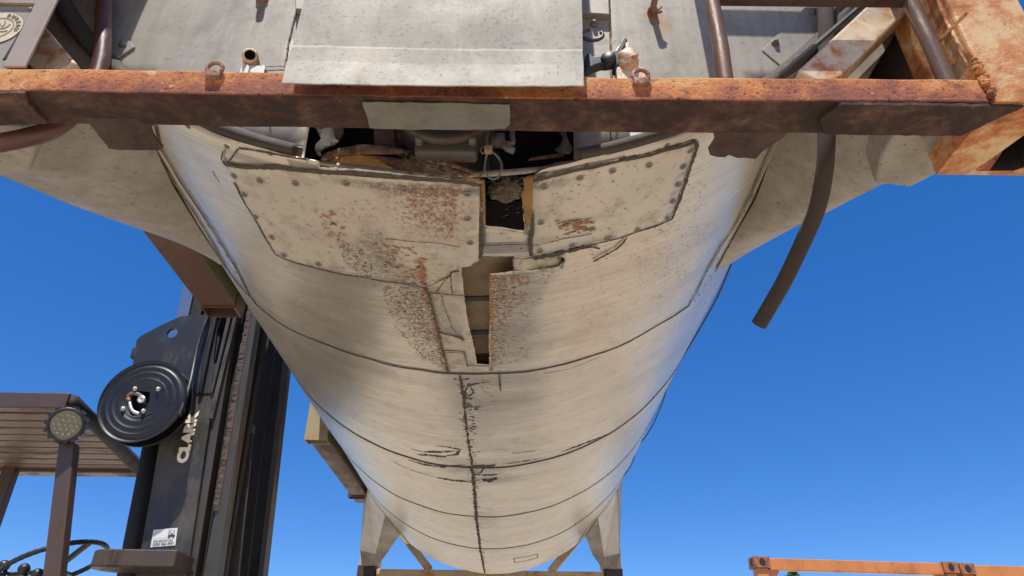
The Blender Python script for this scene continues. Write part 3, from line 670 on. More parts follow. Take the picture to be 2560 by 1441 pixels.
# --- saddles between the shell and the frame corners
def saddle(sgn,far=False):
    my=(lambda y:6.06-y) if far else (lambda y:y)
    if not far:
        tk=[(375,312),(392,380),(440,470),(500,570),(560,660)] if sgn<0 else [(1955,318),(1935,372),(1885,500),(1835,590),(1790,668)]
        inner=[cyl(*p) for p in tk]; inner[0]=(inner[0][0],.215)
    else: inner=[(.66,.32),(.70,.45),(.745,.7),(.77,.95),(.77,1.2)]; inner=[(sgn*a,6.06-y) for a,y in inner]
    outer=[V(sgn*1.13,my(.17),.10),V(sgn*1.13,my(.34),.10),V(sgn*1.12,my(.44),.17),V(sgn*1.07,my(.85),.33),None]
    th=sgn*.98; outer[4]=cp(th,my(1.29),.004)
    if far: outer=[V(sgn*1.14,5.86,.115),V(sgn*1.14,5.70,.125),V(sgn*1.12,5.55,.21),V(sgn*1.1,5.2,.36),cp(sgn*.99,4.85,.004)]
    n=16; A=[]; B=[]
    def rs(L,n,f):
        out=[]
        for i in range(n+1):
            t=i/n*(len(L)-1); k=min(int(t),len(L)-2); out.append(f(L[k],L[k+1],t-k))
        return out
    A=[cp(a,y,.0035) for a,y in rs(inner,n,lambda p,q,t:(p[0]+(q[0]-p[0])*t,p[1]+(q[1]-p[1])*t))]
    B=rs(outer,n,lambda p,q,t:p.lerp(q,t))
    bm=bmesh.new(); g=[]
    for i in range(n+1):
        row=[]
        for k in range(9):
            t=k/8; p=A[i].lerp(B[i],t); p.z-=.012*math.sin(math.pi*t); p+=noise.noise_vector(p*4)*.004
            row.append(bm.verts.new(p))
        g.append(row)
    for i in range(n):
        for k in range(8): bm.faces.new((g[i][k],g[i+1][k],g[i+1][k+1],g[i][k+1]))
    # outer flank rising to the top of the saddle
    top=[bm.verts.new(V(sgn*min(1.19,abs(B[i].x)+.02),B[i].y,B[i].z+.75*(1-.35*i/n))) for i in range(n+1)]
    for i in range(n): bm.faces.new((g[i][8],g[i+1][8],top[i+1],top[i]))
    bmesh.ops.recalc_face_normals(bm,faces=bm.faces[:])
    for f in bm.faces: f.smooth=True
    o=obj('saddle',bm,M['saddle'],T); solid(o,.005,0); e=o.modifiers.new('e','EDGE_SPLIT'); e.split_angle=R_(40)
    return o
for sg in (-1,1): saddle(sg); 
for px in ([(2186,458),(2230,463),(2274,470),(2330,442),(2404,404),(2392,330),(2240,325),(2200,395)],[(-90,446),(0,440),(40,437),(74,431),(96,352),(70,315),(-90,315)]):
    P=[onZ(x,y,.05) for x,y in px]; bm=bmesh.new(); prism(bm,P,(0,0,.09)); bev(obj('saddle_toe',bm,M['saddle'],T),.006,2)
# far saddles: pale face plate + flank + rounded toe
for sg in (-1,1):
    a0=cp(sg*1.02,4.80,.003); a1=cp(sg*.80,4.80,.003); a2=cp(sg*.74,5.30,.003); a2b=cp(sg*.66,5.30,.002)
    t0=V(sg*1.16,5.62,.20); t1=V(sg*1.03,5.66,.18); toe=V(sg*1.15,5.72,.085); toe2=V(sg*1.02,5.76,.10)
    bm=bmesh.new()
    def quad(ps,mi=0): bm.faces.new([bm.verts.new(p) for p in ps]).material_index=mi
    quad([a0,a1,t1,t0],1)                       # pale strip facing the near end
    quad([a1,a2,V(sg*.94,5.78,.22),t1],0)       # inner side
    quad([t0,t1,toe2,toe],0); quad([t1,V(sg*.94,5.78,.22),toe2],0)
    quad([a0,t0,toe,V(sg*1.17,5.86,.15),V(sg*1.17,5.86,1.2),cp(sg*1.3,5.2,.003)],0)
    quad([toe,toe2,V(sg*1.03,5.87,.12),V(sg*1.17,5.87,.12)],0)
    quad([V(sg*.94,5.78,.22),a2,V(sg*.95,5.87,.5),V(sg*1.03,5.87,.12),toe2],0)
    bmesh.ops.remove_doubles(bm,verts=bm.verts[:],dist=.0005); bmesh.ops.recalc_face_normals(bm,faces=bm.faces[:])
    o=obj('saddle',bm,[M['saddle'],M['saddle_pale']],T,False); solid(o,.006,0); bev(o,.004,2,20)
    # bolted collar along the shell
    bm=bmesh.new(); strip_uv(bm,[(sg*.665*TR,5.30),(sg*.70*TR,5.1),(sg*.735*TR,4.9),(sg*.775*TR,4.76),(sg*.98*TR,4.74)],.03,.001,.05,.01,.004); uvset(bm); obj('saddle_collar',bm,M['patch'],T,True)
    bm=bmesh.new(); strip_uv(bm,[(sg*.675*TR,5.31),(sg*.71*TR,5.12),(sg*.75*TR,4.92),(sg*.79*TR,4.78),(sg*1.0*TR,4.76)],.007,.006,.3,.01,.002)
    strip_uv(bm,[(sg*.65*TR,5.29),(sg*.685*TR,5.08),(sg*.72*TR,4.88),(sg*.765*TR,4.73)],.006,.002,.3,.01,.002); obj('saddle_seam',bm,M['seal'],T,True)
# small stains of relief on near saddles: creases
def sadbead(px,X,w=.0022):
    bm=bmesh.new(); P=[onX(x,y,X) for x,y in px]; P=[p+(CAM-p).normalized()*.03 for p in P]; tube(bm,smooth_path(P,5),w,6); return bm
# --- near-side seams, straps, access panels
SE=dict(jit=.25,hh=.002)
ringlines=[[(560,660),(600,715),(637,760),(713,818),(799.5,859.6),(870,886),(950,909.5),(1060,928),(1186,938),(1260,935),(1339,926),(1450,900),(1533,873),(1600,841),(1650,812),(1720,765)]]
strips('shell_band',[(ringlines[0],.0085)],M['strap'],T,hh=.003,jit=.06)
for k,r in enumerate(RING[1:]):
    bm=bmesh.new()
    uv=[(u,r+noise.noise(Vector((u*2,r,0)))*.006) for u in [-2.4+i*.05 for i in range(97)]]
    strip_uv(bm,uv,.012,.0005,.06,.03,.004); uvset(bm); obj('shell_band',bm,M['strap'],T,True)
strips('saddle_seam',[([(372,312),(384,370),(440,462),(480,520),(520,585),(566,665)],.010),([(390,312),(402,372),(455,455),(500,520),(545,590),(585,655),(612,712),(637,760)],.008),
  ([(1972,318),(1948,370),(1900,470),(1870,540),(1840,600),(1786,678)],.010),([(1945,318),(1908,400),(1880,470),(1850,530),(1828,575),(1800,610),(1770,665),(1721,765)],.008)],M['seal'],T,dr=.003,**SE)
# pale collar strip between the two seams, with screws
bm=bmesh.new()
for L in ([(381,312),(393,370),(448,459),(490,520),(532,588),(575,655),(625,738)],[(1958,318),(1928,385),(1890,470),(1860,535),(1820,595),(1778,668)]): strip_uv(bm,uvpts(L),.022,.0008,.02,.012,.001)
uvset(bm); obj('saddle_collar',bm,M['patch'],T,True)
LP=[(563,410),(700,421),(820,433),(1000,444),(1100,451),(1202,462),(1197,540),(1197,648),(1165,666),(1128,678),(1124,690),(1068,714),(980,704),(900,690),(800,671),(740,655),(692,634),(645,560),(612,500),(590,452)]
RP=[(1331,452),(1390,436),(1448,424),(1560,405),(1655,382),(1735,357),(1733,372),(1714,430),(1696,482),(1672,546),(1620,567),(1560,586),(1460,607),(1327,631)]
def lcurl(u,v): return .004*max(0,noise.noise(Vector((u*8,v*8,5))))
o=obj('access_panel',sheet_on_cyl(LP,.0035,.03,curl=lcurl),M['panel'],T); solid(o,.0022)
o=obj('access_panel',sheet_on_cyl(RP,.0035,.03,curl=lcurl),M['panel'],T); solid(o,.0022)
o=obj('patch_plate',sheet_on_cyl([(1068,716),(1124,690),(1131,680),(1153,676),(1156,705),(1159,737),(1115,733),(1073,728)],.0065,.03),M['patch'],T); solid(o,.002)
o=obj('patch_plate',sheet_on_cyl([(1074,731),(1158,738),(1166,790),(1171,824),(1184,878),(1191,915),(1168,916),(1162,882),(1108,876),(1098,835),(1160,850),(1148,828),(1092,812)],.004,.03,curl=lambda u,v:.003*noise.noise(Vector((u*20,v*20,1)))),M['patch'],T); solid(o,.0022)
o=obj('patch_plate',sheet_on_cyl([(1110,880),(1162,884),(1167,918),(1222,919),(1222,931),(1150,931),(1122,929)],.003,.03),M['patch'],T); solid(o,.002)
o=obj('patch_plate',sheet_on_cyl([(1214,570),(1312,578),(1322,583),(1320,598),(1214,605)],.002,.03),M['panel'],T); solid(o,.0015)
# curled pale torn lip inside the opening
def curl2(u,v): return -.028*max(0,min(1,(1-(u-.17)/.12)))
bm=sheet_on_cyl([(1284,668),(1291,657),(1330,650),(1372,642),(1398,640),(1410,648),(1394,668),(1340,674),(1284,679)],-.004,.02,curl=lambda u,v:-.03+.9*abs(v-.535)-.01*noise.noise(Vector((u*30,v*30,0))))
o=obj('torn_lip',bm,M['patch'],T); solid(o,.0015)
strips('panel_seam',[([(558,400),(566,410),(640,415),(700,414),(800,428),(900,432),(1000,438),(1100,445),(1204,458)],.011),([(1206,458),(1208,520),(1203,575),(1204,610),(1199,642)],.010),
 ([(588,452),(612,500),(628,528)],.007),([(628,528),(645,558),(690,634),(740,655),(800,671),(900,690),(1000,707),(1068,717),(1100,722)],.004),
 ([(1331,447),(1360,437),(1400,428),(1448,418),(1500,409),(1560,400),(1620,387),(1655,376),(1700,364),(1738,352)],.010),([(1739,352),(1742,368),(1725,415),(1703,480),(1678,545)],.010),
 ([(1678,545),(1620,567),(1560,588),(1500,602),(1460,612),(1395,626),(1330,633)],.0055),([(1325,520),(1329,560),(1324,600),(1326,632)],.009),
 ([(1566,590),(1556,604),(1538,620),(1510,635),(1482,651)],.007),([(1404,623),(1440,618),(1480,613),(1497,618)],.006),
 ([(562,372),(556,395),(572,405),(590,380),(600,365)],.003),([(604,366),(640,372),(700,382),(770,395)],.004)],M['seal'],T,dr=.0045,**SE)
strips('shell_crack',[([(1200,608),(1240,606),(1290,601),(1322,600)],.003),([(1074,729),(1110,732),(1160,737)],.0026),([(1066,716),(1074,740),(1090,800),(1100,850),(1112,890),(1122,932)],.005),
 ([(1096,831),(1130,838),(1160,851)],.006),([(1109,879),(1140,881),(1164,884)],.004),([(1104,736),(1108,760),(1120,790),(1135,825),(1158,855)],.002),([(1127,682),(1128,705),(1131,735)],.0022),([(1125,686),(1108,702),(1092,727)],.0022),
 ([(1160,882),(1166,900),(1169,917)],.0025),([(966,590),(1010,594),(1060,598),(1110,603),(1150,612)],.0016),([(1328,603),(1400,588),(1478,578)],.002),([(1400,546),(1440,540),(1478,538)],.002),
 ([(940,635),(965,650),(990,665),(1010,655)],.0025),([(1248,938),(1249,955),(1252,976)],.006),([(1360,930),(1420,919),(1500,890)],.0015)],M['seal'],T,dr=.0075,jit=.35,hh=.0012)
# dark gashes with tapering ends
strips('shell_gash',[([(1284,643),(1330,640),(1365,636),(1400,629),(1440,622),(1480,614)],.016),([(1340,668),(1385,664),(1412,648)],.010),([(823,581),(845,583),(870,588)],.010),([(1148,942),(1153,960),(1158,985),(1165,1003)],.008),([(1160,985),(1172,965),(1195,960),(1225,956)],.007),([(1176,968),(1184,984),(1172,994),(1158,1000)],.008),
 ([(1026,1124),(1060,1132),(1090,1131),(1145,1127)],.016),([(1040,1138),(1075,1142),(1110,1146),(1140,1138),(1150,1125)],.018),([(1090,1115),(1115,1117),(1155,1124)],.012),
 ([(1020,1150),(1060,1161),(1110,1167),(1165,1165)],.018),([(1180,1166),(1200,1167),(1228,1166),(1240,1161)],.03),([(1090,1191),(1130,1200),(1180,1207)],.022),([(976,1150),(1020,1172),(1090,1191)],.006),
 ([(1180,1192),(1205,1194),(1235,1193),(1255,1186)],.03),([(1205,1201),(1222,1205),(1243,1198)],.028),([(1190,1190),(1204,1182),(1208,1172)],.012),
 ([(1255,1160),(1300,1155),(1363,1143)],.008),([(1278,1133),(1300,1131),(1342,1125)],.005),([(1160,1020),(1180,1018),(1210,1018)],.006),([(1400,1130),(1460,1108),(1520,1085)],.018),([(530,430),(537,445),(545,458)],.004)],M['screwdark'],T,dr=.001,jit=.5,hh=.0008,taper=True,step=.008)
# rough bottom seam
strips('bottom_seam',[([(1150,942),(1160,1000),(1163,1040),(1168,1080),(1174,1125),(1180,1165)],.008),([(1180,1165),(1184,1205),(1188,1245),(1190,1292)],.014),([(1190,1292),(1196,1335),(1201,1375),(1207,1405),(1212,1432)],.013)],M['seal'],T,dr=.001,jit=.55,hh=.003,step=.012)
bm=bmesh.new()
def fleck(bm,u,v,l,w_,ang,dr=.0008,n=7):
    ps=[]
    for k in range(n):
        a=2*math.pi*k/n; x=l*math.cos(a)*random.uniform(.75,1.2); y=w_*math.sin(a)*random.uniform(.7,1.3)
        uu=u+x*math.cos(ang)-y*math.sin(ang); vv_=v+x*math.sin(ang)+y*math.cos(ang); ps.append(bm.verts.new(cp(uu/TR,vv_,dr)))
    f=bm.faces.new(ps); c=f.calc_center_median(); f.normal_update()
    f.normal_update()
    if f.normal.dot(Vector((c.x-TX,0,c.z-TZ)))<0: f.normal_flip()
sp_=uvpts([(1150,942),(1163,1040),(1168,1080),(1180,1165),(1184,1205),(1190,1292),(1201,1375),(1212,1432)])
for i in range(240):
    k=random.random()*(len(sp_)-1); a=Vector(sp_[int(k)]).lerp(Vector(sp_[int(k)+1]),k-int(k)); fleck(bm,a.x+random.gauss(.010,.014),a.y,random.uniform(.003,.013),random.uniform(.0015,.0045),random.uniform(-.3,.3))
obj('seam_crumbs',bm,M['screwdark'],T)['kind']='stuff'
# dashes of rust where tread pattern was stamped through
bm=bmesh.new(); bd=bmesh.new()
def field(poly,n,l,w_,a0,grad=None,dr=.001,darkp=.25,org=.8,row=None):
    xs=[p[0] for p in poly]; ys=[p[1] for p in poly]; c=0; t=0
    while c<n and t<n*30:
        t+=1; x=random.uniform(min(xs),max(xs)); y=random.uniform(min(ys),max(ys))
        if not inside((x,y),poly): continue
        if grad and random.random()>grad(x,y): continue
        u,v=UV(cyl(x,y)); s_=random.uniform(.4,1.2); a=(a0 if random.random()<.6 else -a0)+random.uniform(-.3,.3)
        fleck(bd if random.random()<darkp else bm,u,v,l*s_,w_*s_*random.uniform(.6,1.3),a,dr); c+=1
field([(1228,690),(1300,684),(1380,680),(1350,760),(1320,900),(1230,925)],620,.0042,.0013,.3,lambda x,y:max(.04,math.exp(-(x-1228)/38)),.0012,.4)
field([(1228,688),(1330,682),(1320,740),(1270,790),(1230,790)],110,.0068,.0024,.35,None,.0015,.05)
field([(1225,690),(1234,690),(1234,932),(1225,932)],170,.0045,.0028,.2,None,.0018,.1)
field([(950,720),(1066,722),(1120,930),(1050,900),(985,820)],620,.0042,.0015,.4,lambda x,y:.35+.65*(x-950)/170,.0012,.5)
field([(1056,722),(1070,722),(1126,932),(1110,930)],190,.007,.0026,.4,None,.0018,.12)
field([(935,600),(1062,620),(1064,708),(980,700),(940,650)],62,.0095,.003,.45,None,.0068,.08)
field([(1045,640),(1062,650),(1066,712),(1050,705)],45,.006,.0035,.9,None,.0068,.15)
field([(1392,548),(1480,540),(1482,570),(1405,584)],60,.0095,.0032,.25,None,.0068,.25)
field([(800,530),(850,520),(865,590),(820,590)],26,.009,.0035,-.7,None,.0068,.15)
field([(1030,465),(1150,468),(1130,600),(1090,590),(1020,520)],260,.0034,.0018,.8,None,.0066,.0)
field([(1180,950),(1240,930),(1245,1010),(1228,1012)],60,.004,.0018,.2,None,.001,.2)
bp=bmesh.new(); keep_bm,bm=bm,bp
field([(950,720),(1066,722),(1120,930),(1050,900),(985,820)],520,.0036,.0018,.4,lambda x,y:.3+.7*(x-950)/170,.0022,0)
field([(1228,690),(1300,684),(1380,680),(1350,760),(1320,900),(1230,925)],420,.0036,.0018,.3,lambda x,y:max(.05,math.exp(-(x-1228)/50)),.0022,0)
field([(845,590),(905,600),(1000,640),(1040,700),(960,695),(890,680)],260,.0034,.0016,.6,None,.0072,0)
obj('pale_dimples',bp,M['pale'],T)['kind']='stuff'; bm=keep_bm
obj('rust_dashes',bm,M['fleck'],T); T.children[-1]['kind']='stuff'
field([(600,500),(1150,470),(1150,1430),(1050,1400),(900,1100),(650,740)],420,.004,.0013,.1,None,.007,1)
field([(1230,420),(1700,400),(1800,600),(1600,1000),(1400,1390),(1230,1430)],620,.004,.0013,-.15,None,.007,1)
field([(1560,640),(1760,440),(1800,600),(1640,800)],420,.0026,.0010,.4,None,.0015,1)
field([(840,590),(905,620),(950,690),(900,690),(850,640)],220,.0045,.0012,1.1,None,.0066,1)
field([(950,715),(1060,720),(1080,800),(1000,790)],110,.004,.0014,1.2,None,.0012,1)
obj('dirt_specks',bd,M['fleckd'],T); T.children[-1]['kind']='stuff'
# small outlined slot near the far end
strips('shell_crack',[([(1284,1396),(1343,1386)],.006),([(1343,1386),(1345,1395)],.006),([(1345,1395),(1287,1407)],.006),([(1287,1407),(1284,1396)],.006)],M['seal'],T,dr=.001,**SE)
# washers
SP=[(588,436),(653,446),(741,453),(866,456),(1013,467),(1169,480),(1169,542),(1176,602),(613,482),(641,539),(682,590),(712,634),(797,658),(918,690),(1035,709),
 (1358,459),(1448,439),(1531,425),(1622,411),(1724,374),(1707,415),(1694,458),(1680,500),(1667,542),(1592,572),(1518,592),(1429,608),(1348,618),(1350,546)]
SP2=[(568,365),(468,317),(1556,399),(1669,365),(1760,329),(675,383)]
proto=None
for i,(x,y) in enumerate(SP+SP2):
    th,Y=cyl(x,y); dr=.0075 if i<len(SP) else .001
    if proto is None:
        bm=bmesh.new(); lathe(bm,[(0,-.0008),(.0022,-.0008),(.0022,.0004),(.0050,.0014),(.0054,.0006),(.0076,.0006),(.0084,.0)],(0,0,0),(0,0,1),20)
        for f in bm.faces:
            c=f.calc_center_median(); f.normal_update()
            f.material_index=1 if c.length<.0024 else 0
        me=bpy.data.meshes.new('panel_screw'); bm.to_mesh(me); bm.free(); me.materials.append(M['screw']); me.materials.append(M['screwdark']); proto=me
    o=bpy.data.objects.new('panel_screw',proto); C.objects.link(o); o.parent=T
    n=Vector((math.sin(th),0,-math.cos(th))); o.rotation_euler=n.to_track_quat('Z','Y').to_euler(); o.location=cp(th,Y,dr)+Vector((0,0,ZB))-T.location
    if i<len(SP): o.scale=(1,1,1)
    else: o.scale=(.8,.8,.8)
SC2=[(472,478),(497,523),(522,565),(548,607),(568,640),(590,680),(603,712),(1893,452),(1878,490),(1862,530),(1845,568),(1825,603),(1815,622),(1792,647),(1775,690),(1762,712),(1748,738),(1738,752)]
for (x,y) in SC2:
    th,Y=cyl(x,y); o=bpy.data.objects.new('collar_screw',proto); C.objects.link(o); o.parent=T
    n=Vector((math.sin(th),0,-math.cos(th))); o.rotation_euler=n.to_track_quat('Z','Y').to_euler(); o.location=cp(th,Y,.003)+Vector((0,0,ZB))-T.location; o.scale=(.6,.6,.9)
# --- inside of the openings
bm=bmesh.new(); prev=None
for k in range(41):
    th=-.5+k*.025; row=[bm.verts.new(V(TX+(TR-.045)*math.sin(th),y,TZ-(TR-.045)*math.cos(th))) for y in (.46,.6,.8,1.0,1.35)]
    if prev:
        for j in range(4): bm.faces.new((prev[j],row[j],row[j+1],prev[j+1])).smooth=True
    prev=row
for f in bm.faces:
    f.normal_update()
    if f.normal.z>0: f.normal_flip()
obj('inner_wrap',bm,M['inner'],T)
for (y0,y1) in (((742,752)),((827,837)),((886,893))):
    a=cyl(1195,y0,-.042)[1]; b_=cyl(1195,y1,-.042)[1]; bm=bmesh.new(); prev=None
    for k in range(31):
        th=-.3+k*.02; row=[bm.verts.new(V(TX+(TR-.042)*math.sin(th),y,TZ-(TR-.042)*math.cos(th))) for y in (a,b_)]
        if prev: bm.faces.new((prev[0],row[0],row[1],prev[1]))
        prev=row
    for f in bm.faces:
        f.normal_update()
        if f.normal.z>0: f.normal_flip()
    o=obj('wrap_strap',bm,M['strap'],T); solid(o,.003,0)
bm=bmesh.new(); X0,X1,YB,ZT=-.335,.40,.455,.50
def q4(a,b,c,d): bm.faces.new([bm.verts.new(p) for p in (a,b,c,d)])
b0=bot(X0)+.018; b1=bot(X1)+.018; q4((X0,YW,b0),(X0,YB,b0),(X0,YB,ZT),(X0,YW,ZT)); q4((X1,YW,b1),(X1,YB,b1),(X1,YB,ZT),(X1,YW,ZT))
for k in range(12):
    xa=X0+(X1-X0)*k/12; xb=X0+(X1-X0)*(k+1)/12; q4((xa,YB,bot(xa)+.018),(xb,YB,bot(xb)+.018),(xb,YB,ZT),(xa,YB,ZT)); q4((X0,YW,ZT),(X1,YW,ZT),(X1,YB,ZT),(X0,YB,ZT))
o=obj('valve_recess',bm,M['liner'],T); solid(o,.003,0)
# brown back plate seen through the slot
bm=bmesh.new(); a=onY(1190,540,.43); box(bm,(a.x-.03,.425,-.0),(a.x+.16,.44,.09)); obj('recess_plate',bm,M['brown'],T)
# valve body and flange
p=onY(1110,300,.16); 
cc=onY(1110,357,.15); rad=.115; bm=bmesh.new()
lathe(bm,[(0,-.001),(rad-.022,-.001),(rad-.02,-.004),(rad-.005,-.004),(rad,0),(rad,.012),(rad-.01,.016),(rad-.01,.09),(rad-.04,.1),(rad-.04,.25)],V(cc.x,.145,cc.z+rad),(0,1,0),64); obj('valve_flange',bm,M['grey_rust'],T,True)
a=onY(1037,352,.165); b_=onY(1192,383,.165); bm=bmesh.new(); box(bm,(a.x,.165,b_.z),(b_.x,.20,a.z+.05)); bev(obj('valve_plate',bm,M['grey_rust'],T),.008,3)
for x in (1048,1180):
    a=onY(x,352,.158); bm=bmesh.new(); lathe(bm,[(0,-.012),(.008,-.012),(.009,-.008),(.009,.01)],V(a.x,.16,a.z),(0,1,0),6); obj('flange_bolt',bm,M['steel'],T)
bm=bmesh.new(); a=onY(940,338,.27); b_=onY(1040,338,.27); tube(bm,[a,b_],.026,24); lathe(bm,[(.026,0),(.032,.002),(.032,.012),(.026,.014)],a.lerp(b_,.4),b_-a,24); obj('valve_pipe',bm,M['grey_rust'],T,True)
bm=bmesh.new(); a=onY(1225,352,.22); b_=onY(1262,352,.22); tube(bm,[a,b_],.017,20); obj('valve_pipe',bm,M['steel'],T,True)
bm=bmesh.new(); P=[onY(x,y,.17) for x,y in ((1280,318),(1281,345),(1282,358),(1272,360),(1262,357))]; tube(bm,smooth_path(P,4),.0055,12); P=[onY(x,y,.17) for x,y in ((1258,362),(1270,372),(1285,378))]; tube(bm,P,.008,10); obj('valve_lever',bm,M['steel'],T,True)
bm=bmesh.new(); lathe(bm,[(.018,0),(.03,0),(.034,.006),(.034,.02)],onY(1222,418,.25),(0.9,-.5,-.1),28); lathe(bm,[(.0,.006),(.02,.006)],onY(1222,418,.25),(0.9,-.5,-.1),28); obj('hand_wheel',bm,M['black_hole'],T,True)
bm=bmesh.new()
P=[onY(x,y,Y_) for x,y,Y_ in ((1221,325,.15),(1218,345,.15),(1217,362,.15),(1219,378,.15),(1214,400,.16),(1212,425,.16),(1222,444,.165),(1237,448,.165),(1248,440,.165),(1254,425,.16),(1252,405,.16),(1242,390,.155),(1229,378,.15),(1222,366,.15),(1216,345,.15),(1219,325,.15))]
tube(bm,smooth_path(P,6),.0024,8); P=[onY(x,y,.15) for x,y in ((1217,380),(1207,384),(1202,376),(1206,369),(1215,371))]; tube(bm,smooth_path(P,5),.002,8)
obj('seal_cable',bm,M['cable'],T,True)
a=onY(1221,375,.148); bm=bmesh.new(); box(bm,(a.x-.008,a.y-.006,a.z-.008),(a.x+.008,a.y+.006,a.z+.009)); bev(obj('cable_crimp',bm,M['bead'],T),.002)
# curled torn flange pieces either side
def ruff(px,Y,seed,amp,mat,name='torn_lip',t=.0018):
    vs,fs=cdt_fill(dens(px,6),[],9); bm=bmesh.new()
    vv=[bm.verts.new(onY(v.x,v.y,Y+noise.noise(Vector((v.x*.035,v.y*.02,seed)))*amp)) for v in vs]
    for f in fs: bm.faces.new([vv[i] for i in f])
    for v_ in [v_ for v_ in bm.verts if not v_.link_faces]: bm.verts.remove(v_)
    for f in bm.faces:
        f.smooth=True
        f.normal_update()
        if f.normal.y>0: f.normal_flip()
    o=obj(name,bm,mat,T); solid(o,t,0); return o
ruff([(782,312),(862,312),(858,335),(846,355),(838,362),(810,372),(800,380),(803,392),(794,388),(787,375),(790,362),(803,348),(795,332)],.185,1,.03,M['dirt_and_shade'])
ruff([(1388,318),(1412,318),(1418,345),(1432,375),(1425,386),(1398,382),(1386,375),(1402,362),(1408,345)],.19,2,.03,M['dirt_and_shade'])
# scorched angle strip across the opening
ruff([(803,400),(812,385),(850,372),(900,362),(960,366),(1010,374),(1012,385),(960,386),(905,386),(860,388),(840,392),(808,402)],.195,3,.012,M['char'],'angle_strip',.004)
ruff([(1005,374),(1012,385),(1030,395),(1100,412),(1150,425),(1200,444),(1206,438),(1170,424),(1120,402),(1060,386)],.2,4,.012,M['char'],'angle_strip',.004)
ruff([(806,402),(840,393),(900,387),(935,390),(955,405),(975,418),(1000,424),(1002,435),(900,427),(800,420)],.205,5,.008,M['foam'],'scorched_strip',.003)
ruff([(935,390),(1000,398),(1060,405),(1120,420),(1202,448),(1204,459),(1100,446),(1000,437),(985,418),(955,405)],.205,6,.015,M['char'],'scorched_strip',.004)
ruff([(1203,448),(1212,452),(1214,560),(1208,556)],.215,7,.004,M['foam'],'foam_edge',.003)
ruff([(1308,446),(1332,438),(1331,520),(1326,560),(1316,574),(1308,520),(1303,485),(1312,478)],.215,8,.006,M['foam'],'foam_edge',.004)
ruff([(1330,445),(1436,408),(1438,402),(1395,408),(1350,420)],.2,9,.006,M['dirt'],'caked_dirt',.004)
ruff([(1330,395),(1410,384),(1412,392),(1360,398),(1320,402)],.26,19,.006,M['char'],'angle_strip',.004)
# dry fibres and caked dirt
bm=bmesh.new()
for i in range(330):
    cx,cy,Yc=random.choice([(1085,425,.2),(1040,405,.2),(1120,432,.2),(1270,462,.25),(1262,475,.26),(1290,470,.24)])
    x=random.gauss(cx,14); y=random.gauss(cy,7); p=onY(x,y,Yc+random.uniform(-.012,.01)); d=Vector((random.gauss(0,1),random.gauss(0,.5),random.gauss(-.2,.8))).normalized()*random.uniform(.008,.028)
    k=Vector((random.gauss(0,1),0,random.gauss(0,1)))*.006
    tube(bm,[p,p+d*.5+k,p+d],.0005,3,False)
obj('fibre_debris',bm,M['fibre'],T); T.children[-1]['kind']='stuff'
for (cx,cy,Yc,rx,rz) in ((1262,480,.27,.035,.022),(1055,420,.225,.06,.012)):
    bm=bmesh.new(); bmesh.ops.create_icosphere(bm,subdivisions=4,radius=1); c=onY(cx,cy,Yc)
    for v_ in bm.verts:
        n=v_.co.copy(); r=1+.35*noise.noise(n*3+c*9)+.25*noise.noise(n*9); v_.co=Vector((c.x+n.x*rx*r,c.y+n.y*.02*r,c.z+n.z*rz*r))
    obj('caked_dirt',bm,M['dirt'],T,True)
# --- hoses
bm=bmesh.new(); P=[onY(x,y,Y_) for x,y,Y_ in ((2062,-60,.155),(2064,20,.155),(2067,190,.15),(2067,330,.15),(2061,430,.18),(2043,520,.24),(2010,600,.31),(1962,700,.40),(1925,765,.46),(1897,812,.50))]
tube(bm,smooth_path(P,8),.0176,24); obj('drain_hose',bm,M['hose'],T,True)
bm=bmesh.new(); P=[onY(x,y,Y_) for x,y,Y_ in ((266,-60,.15),(262,0,.15),(258,80,.15),(250,165,.15),(215,250,.145),(140,318,.14),(60,346,.13),(-60,368,.12))]
tube(bm,smooth_path(P,8),.019,20); obj('drain_hose',bm,M['hose_red'],T,True)
# thin earth cable along the right side of the shell
bm=bmesh.new(); pts=[]
an=[(1836,640),(1795,740),(1745,830),(1700,905),(1672,958),(1655,1010),(1632,1063),(1612,1095),(1592,1118),(1580,1160),(1560,1190),(1541,1216)]
for x,y in an:
    d=ray(x,y); # nearest point of the view ray to the shell side
    ox,oz=CAM.x-TX,CAM.z-TZ; t=-(ox*d.x+oz*d.z)/(d.x*d.x+d.z*d.z); P_=CAM+d*t; pts.append(P_)
tube(bm,smooth_path(pts,5),.004,8); obj('earth_cable',bm,M['strap'],T,True)
for i in (0,4,8):
    bm=bmesh.new(); p=pts[i]; box(bm,(p.x-.02,p.y-.02,p.z-.01),(p.x+.008,p.y+.02,p.z+.01)); bev(obj('cable_clip',bm,M['ring'],T),.002)
# --- side beams with open ended uprights, left side
def upright(x0,x1,y0,y1,z0,z1,mats):
    bm=bmesh.new(); w_=.007
    for (a,b,c_,d,mi) in ((x0,x1,y0,y0+w_,1),(x0,x1,y1-w_,y1,0),(x0,x0+w_,y0+w_,y1-w_,0),(x1-w_,x1,y0+w_,y1-w_,2)): box(bm,(a,c_,z0),(b,d,z1),mi)
    box(bm,(x0+w_,y0+w_,z0+.3),(x1-w_,y1-w_,z0+.31),3)
    return obj('side_upright',bm,mats,T)
ms=[M['beam'],M['beam'],M['beam_side'],M['black_hole']]
zt=.525
a=onX(500,766,-1.2); upright(-1.2,-1.045,a.y-.0,a.y+.095,a.z-.004,1.5,ms)
bm=bmesh.new(); box(bm,(-1.2,.5,a.z+.002),(-1.045,a.y-.002,a.z+.16),0)
for f in bm.faces:
    f.normal_update()
    f.normal_update()
    if f.normal.x>.5: f.material_index=1
bev(obj('side_beam',bm,[M['beam'],M['beam_side']],T),.006,2)
b2=onX(760,1098,-1.2); ms2=[M['beam_post'],M['beam_post'],M['beam_side'],M['black_hole']]
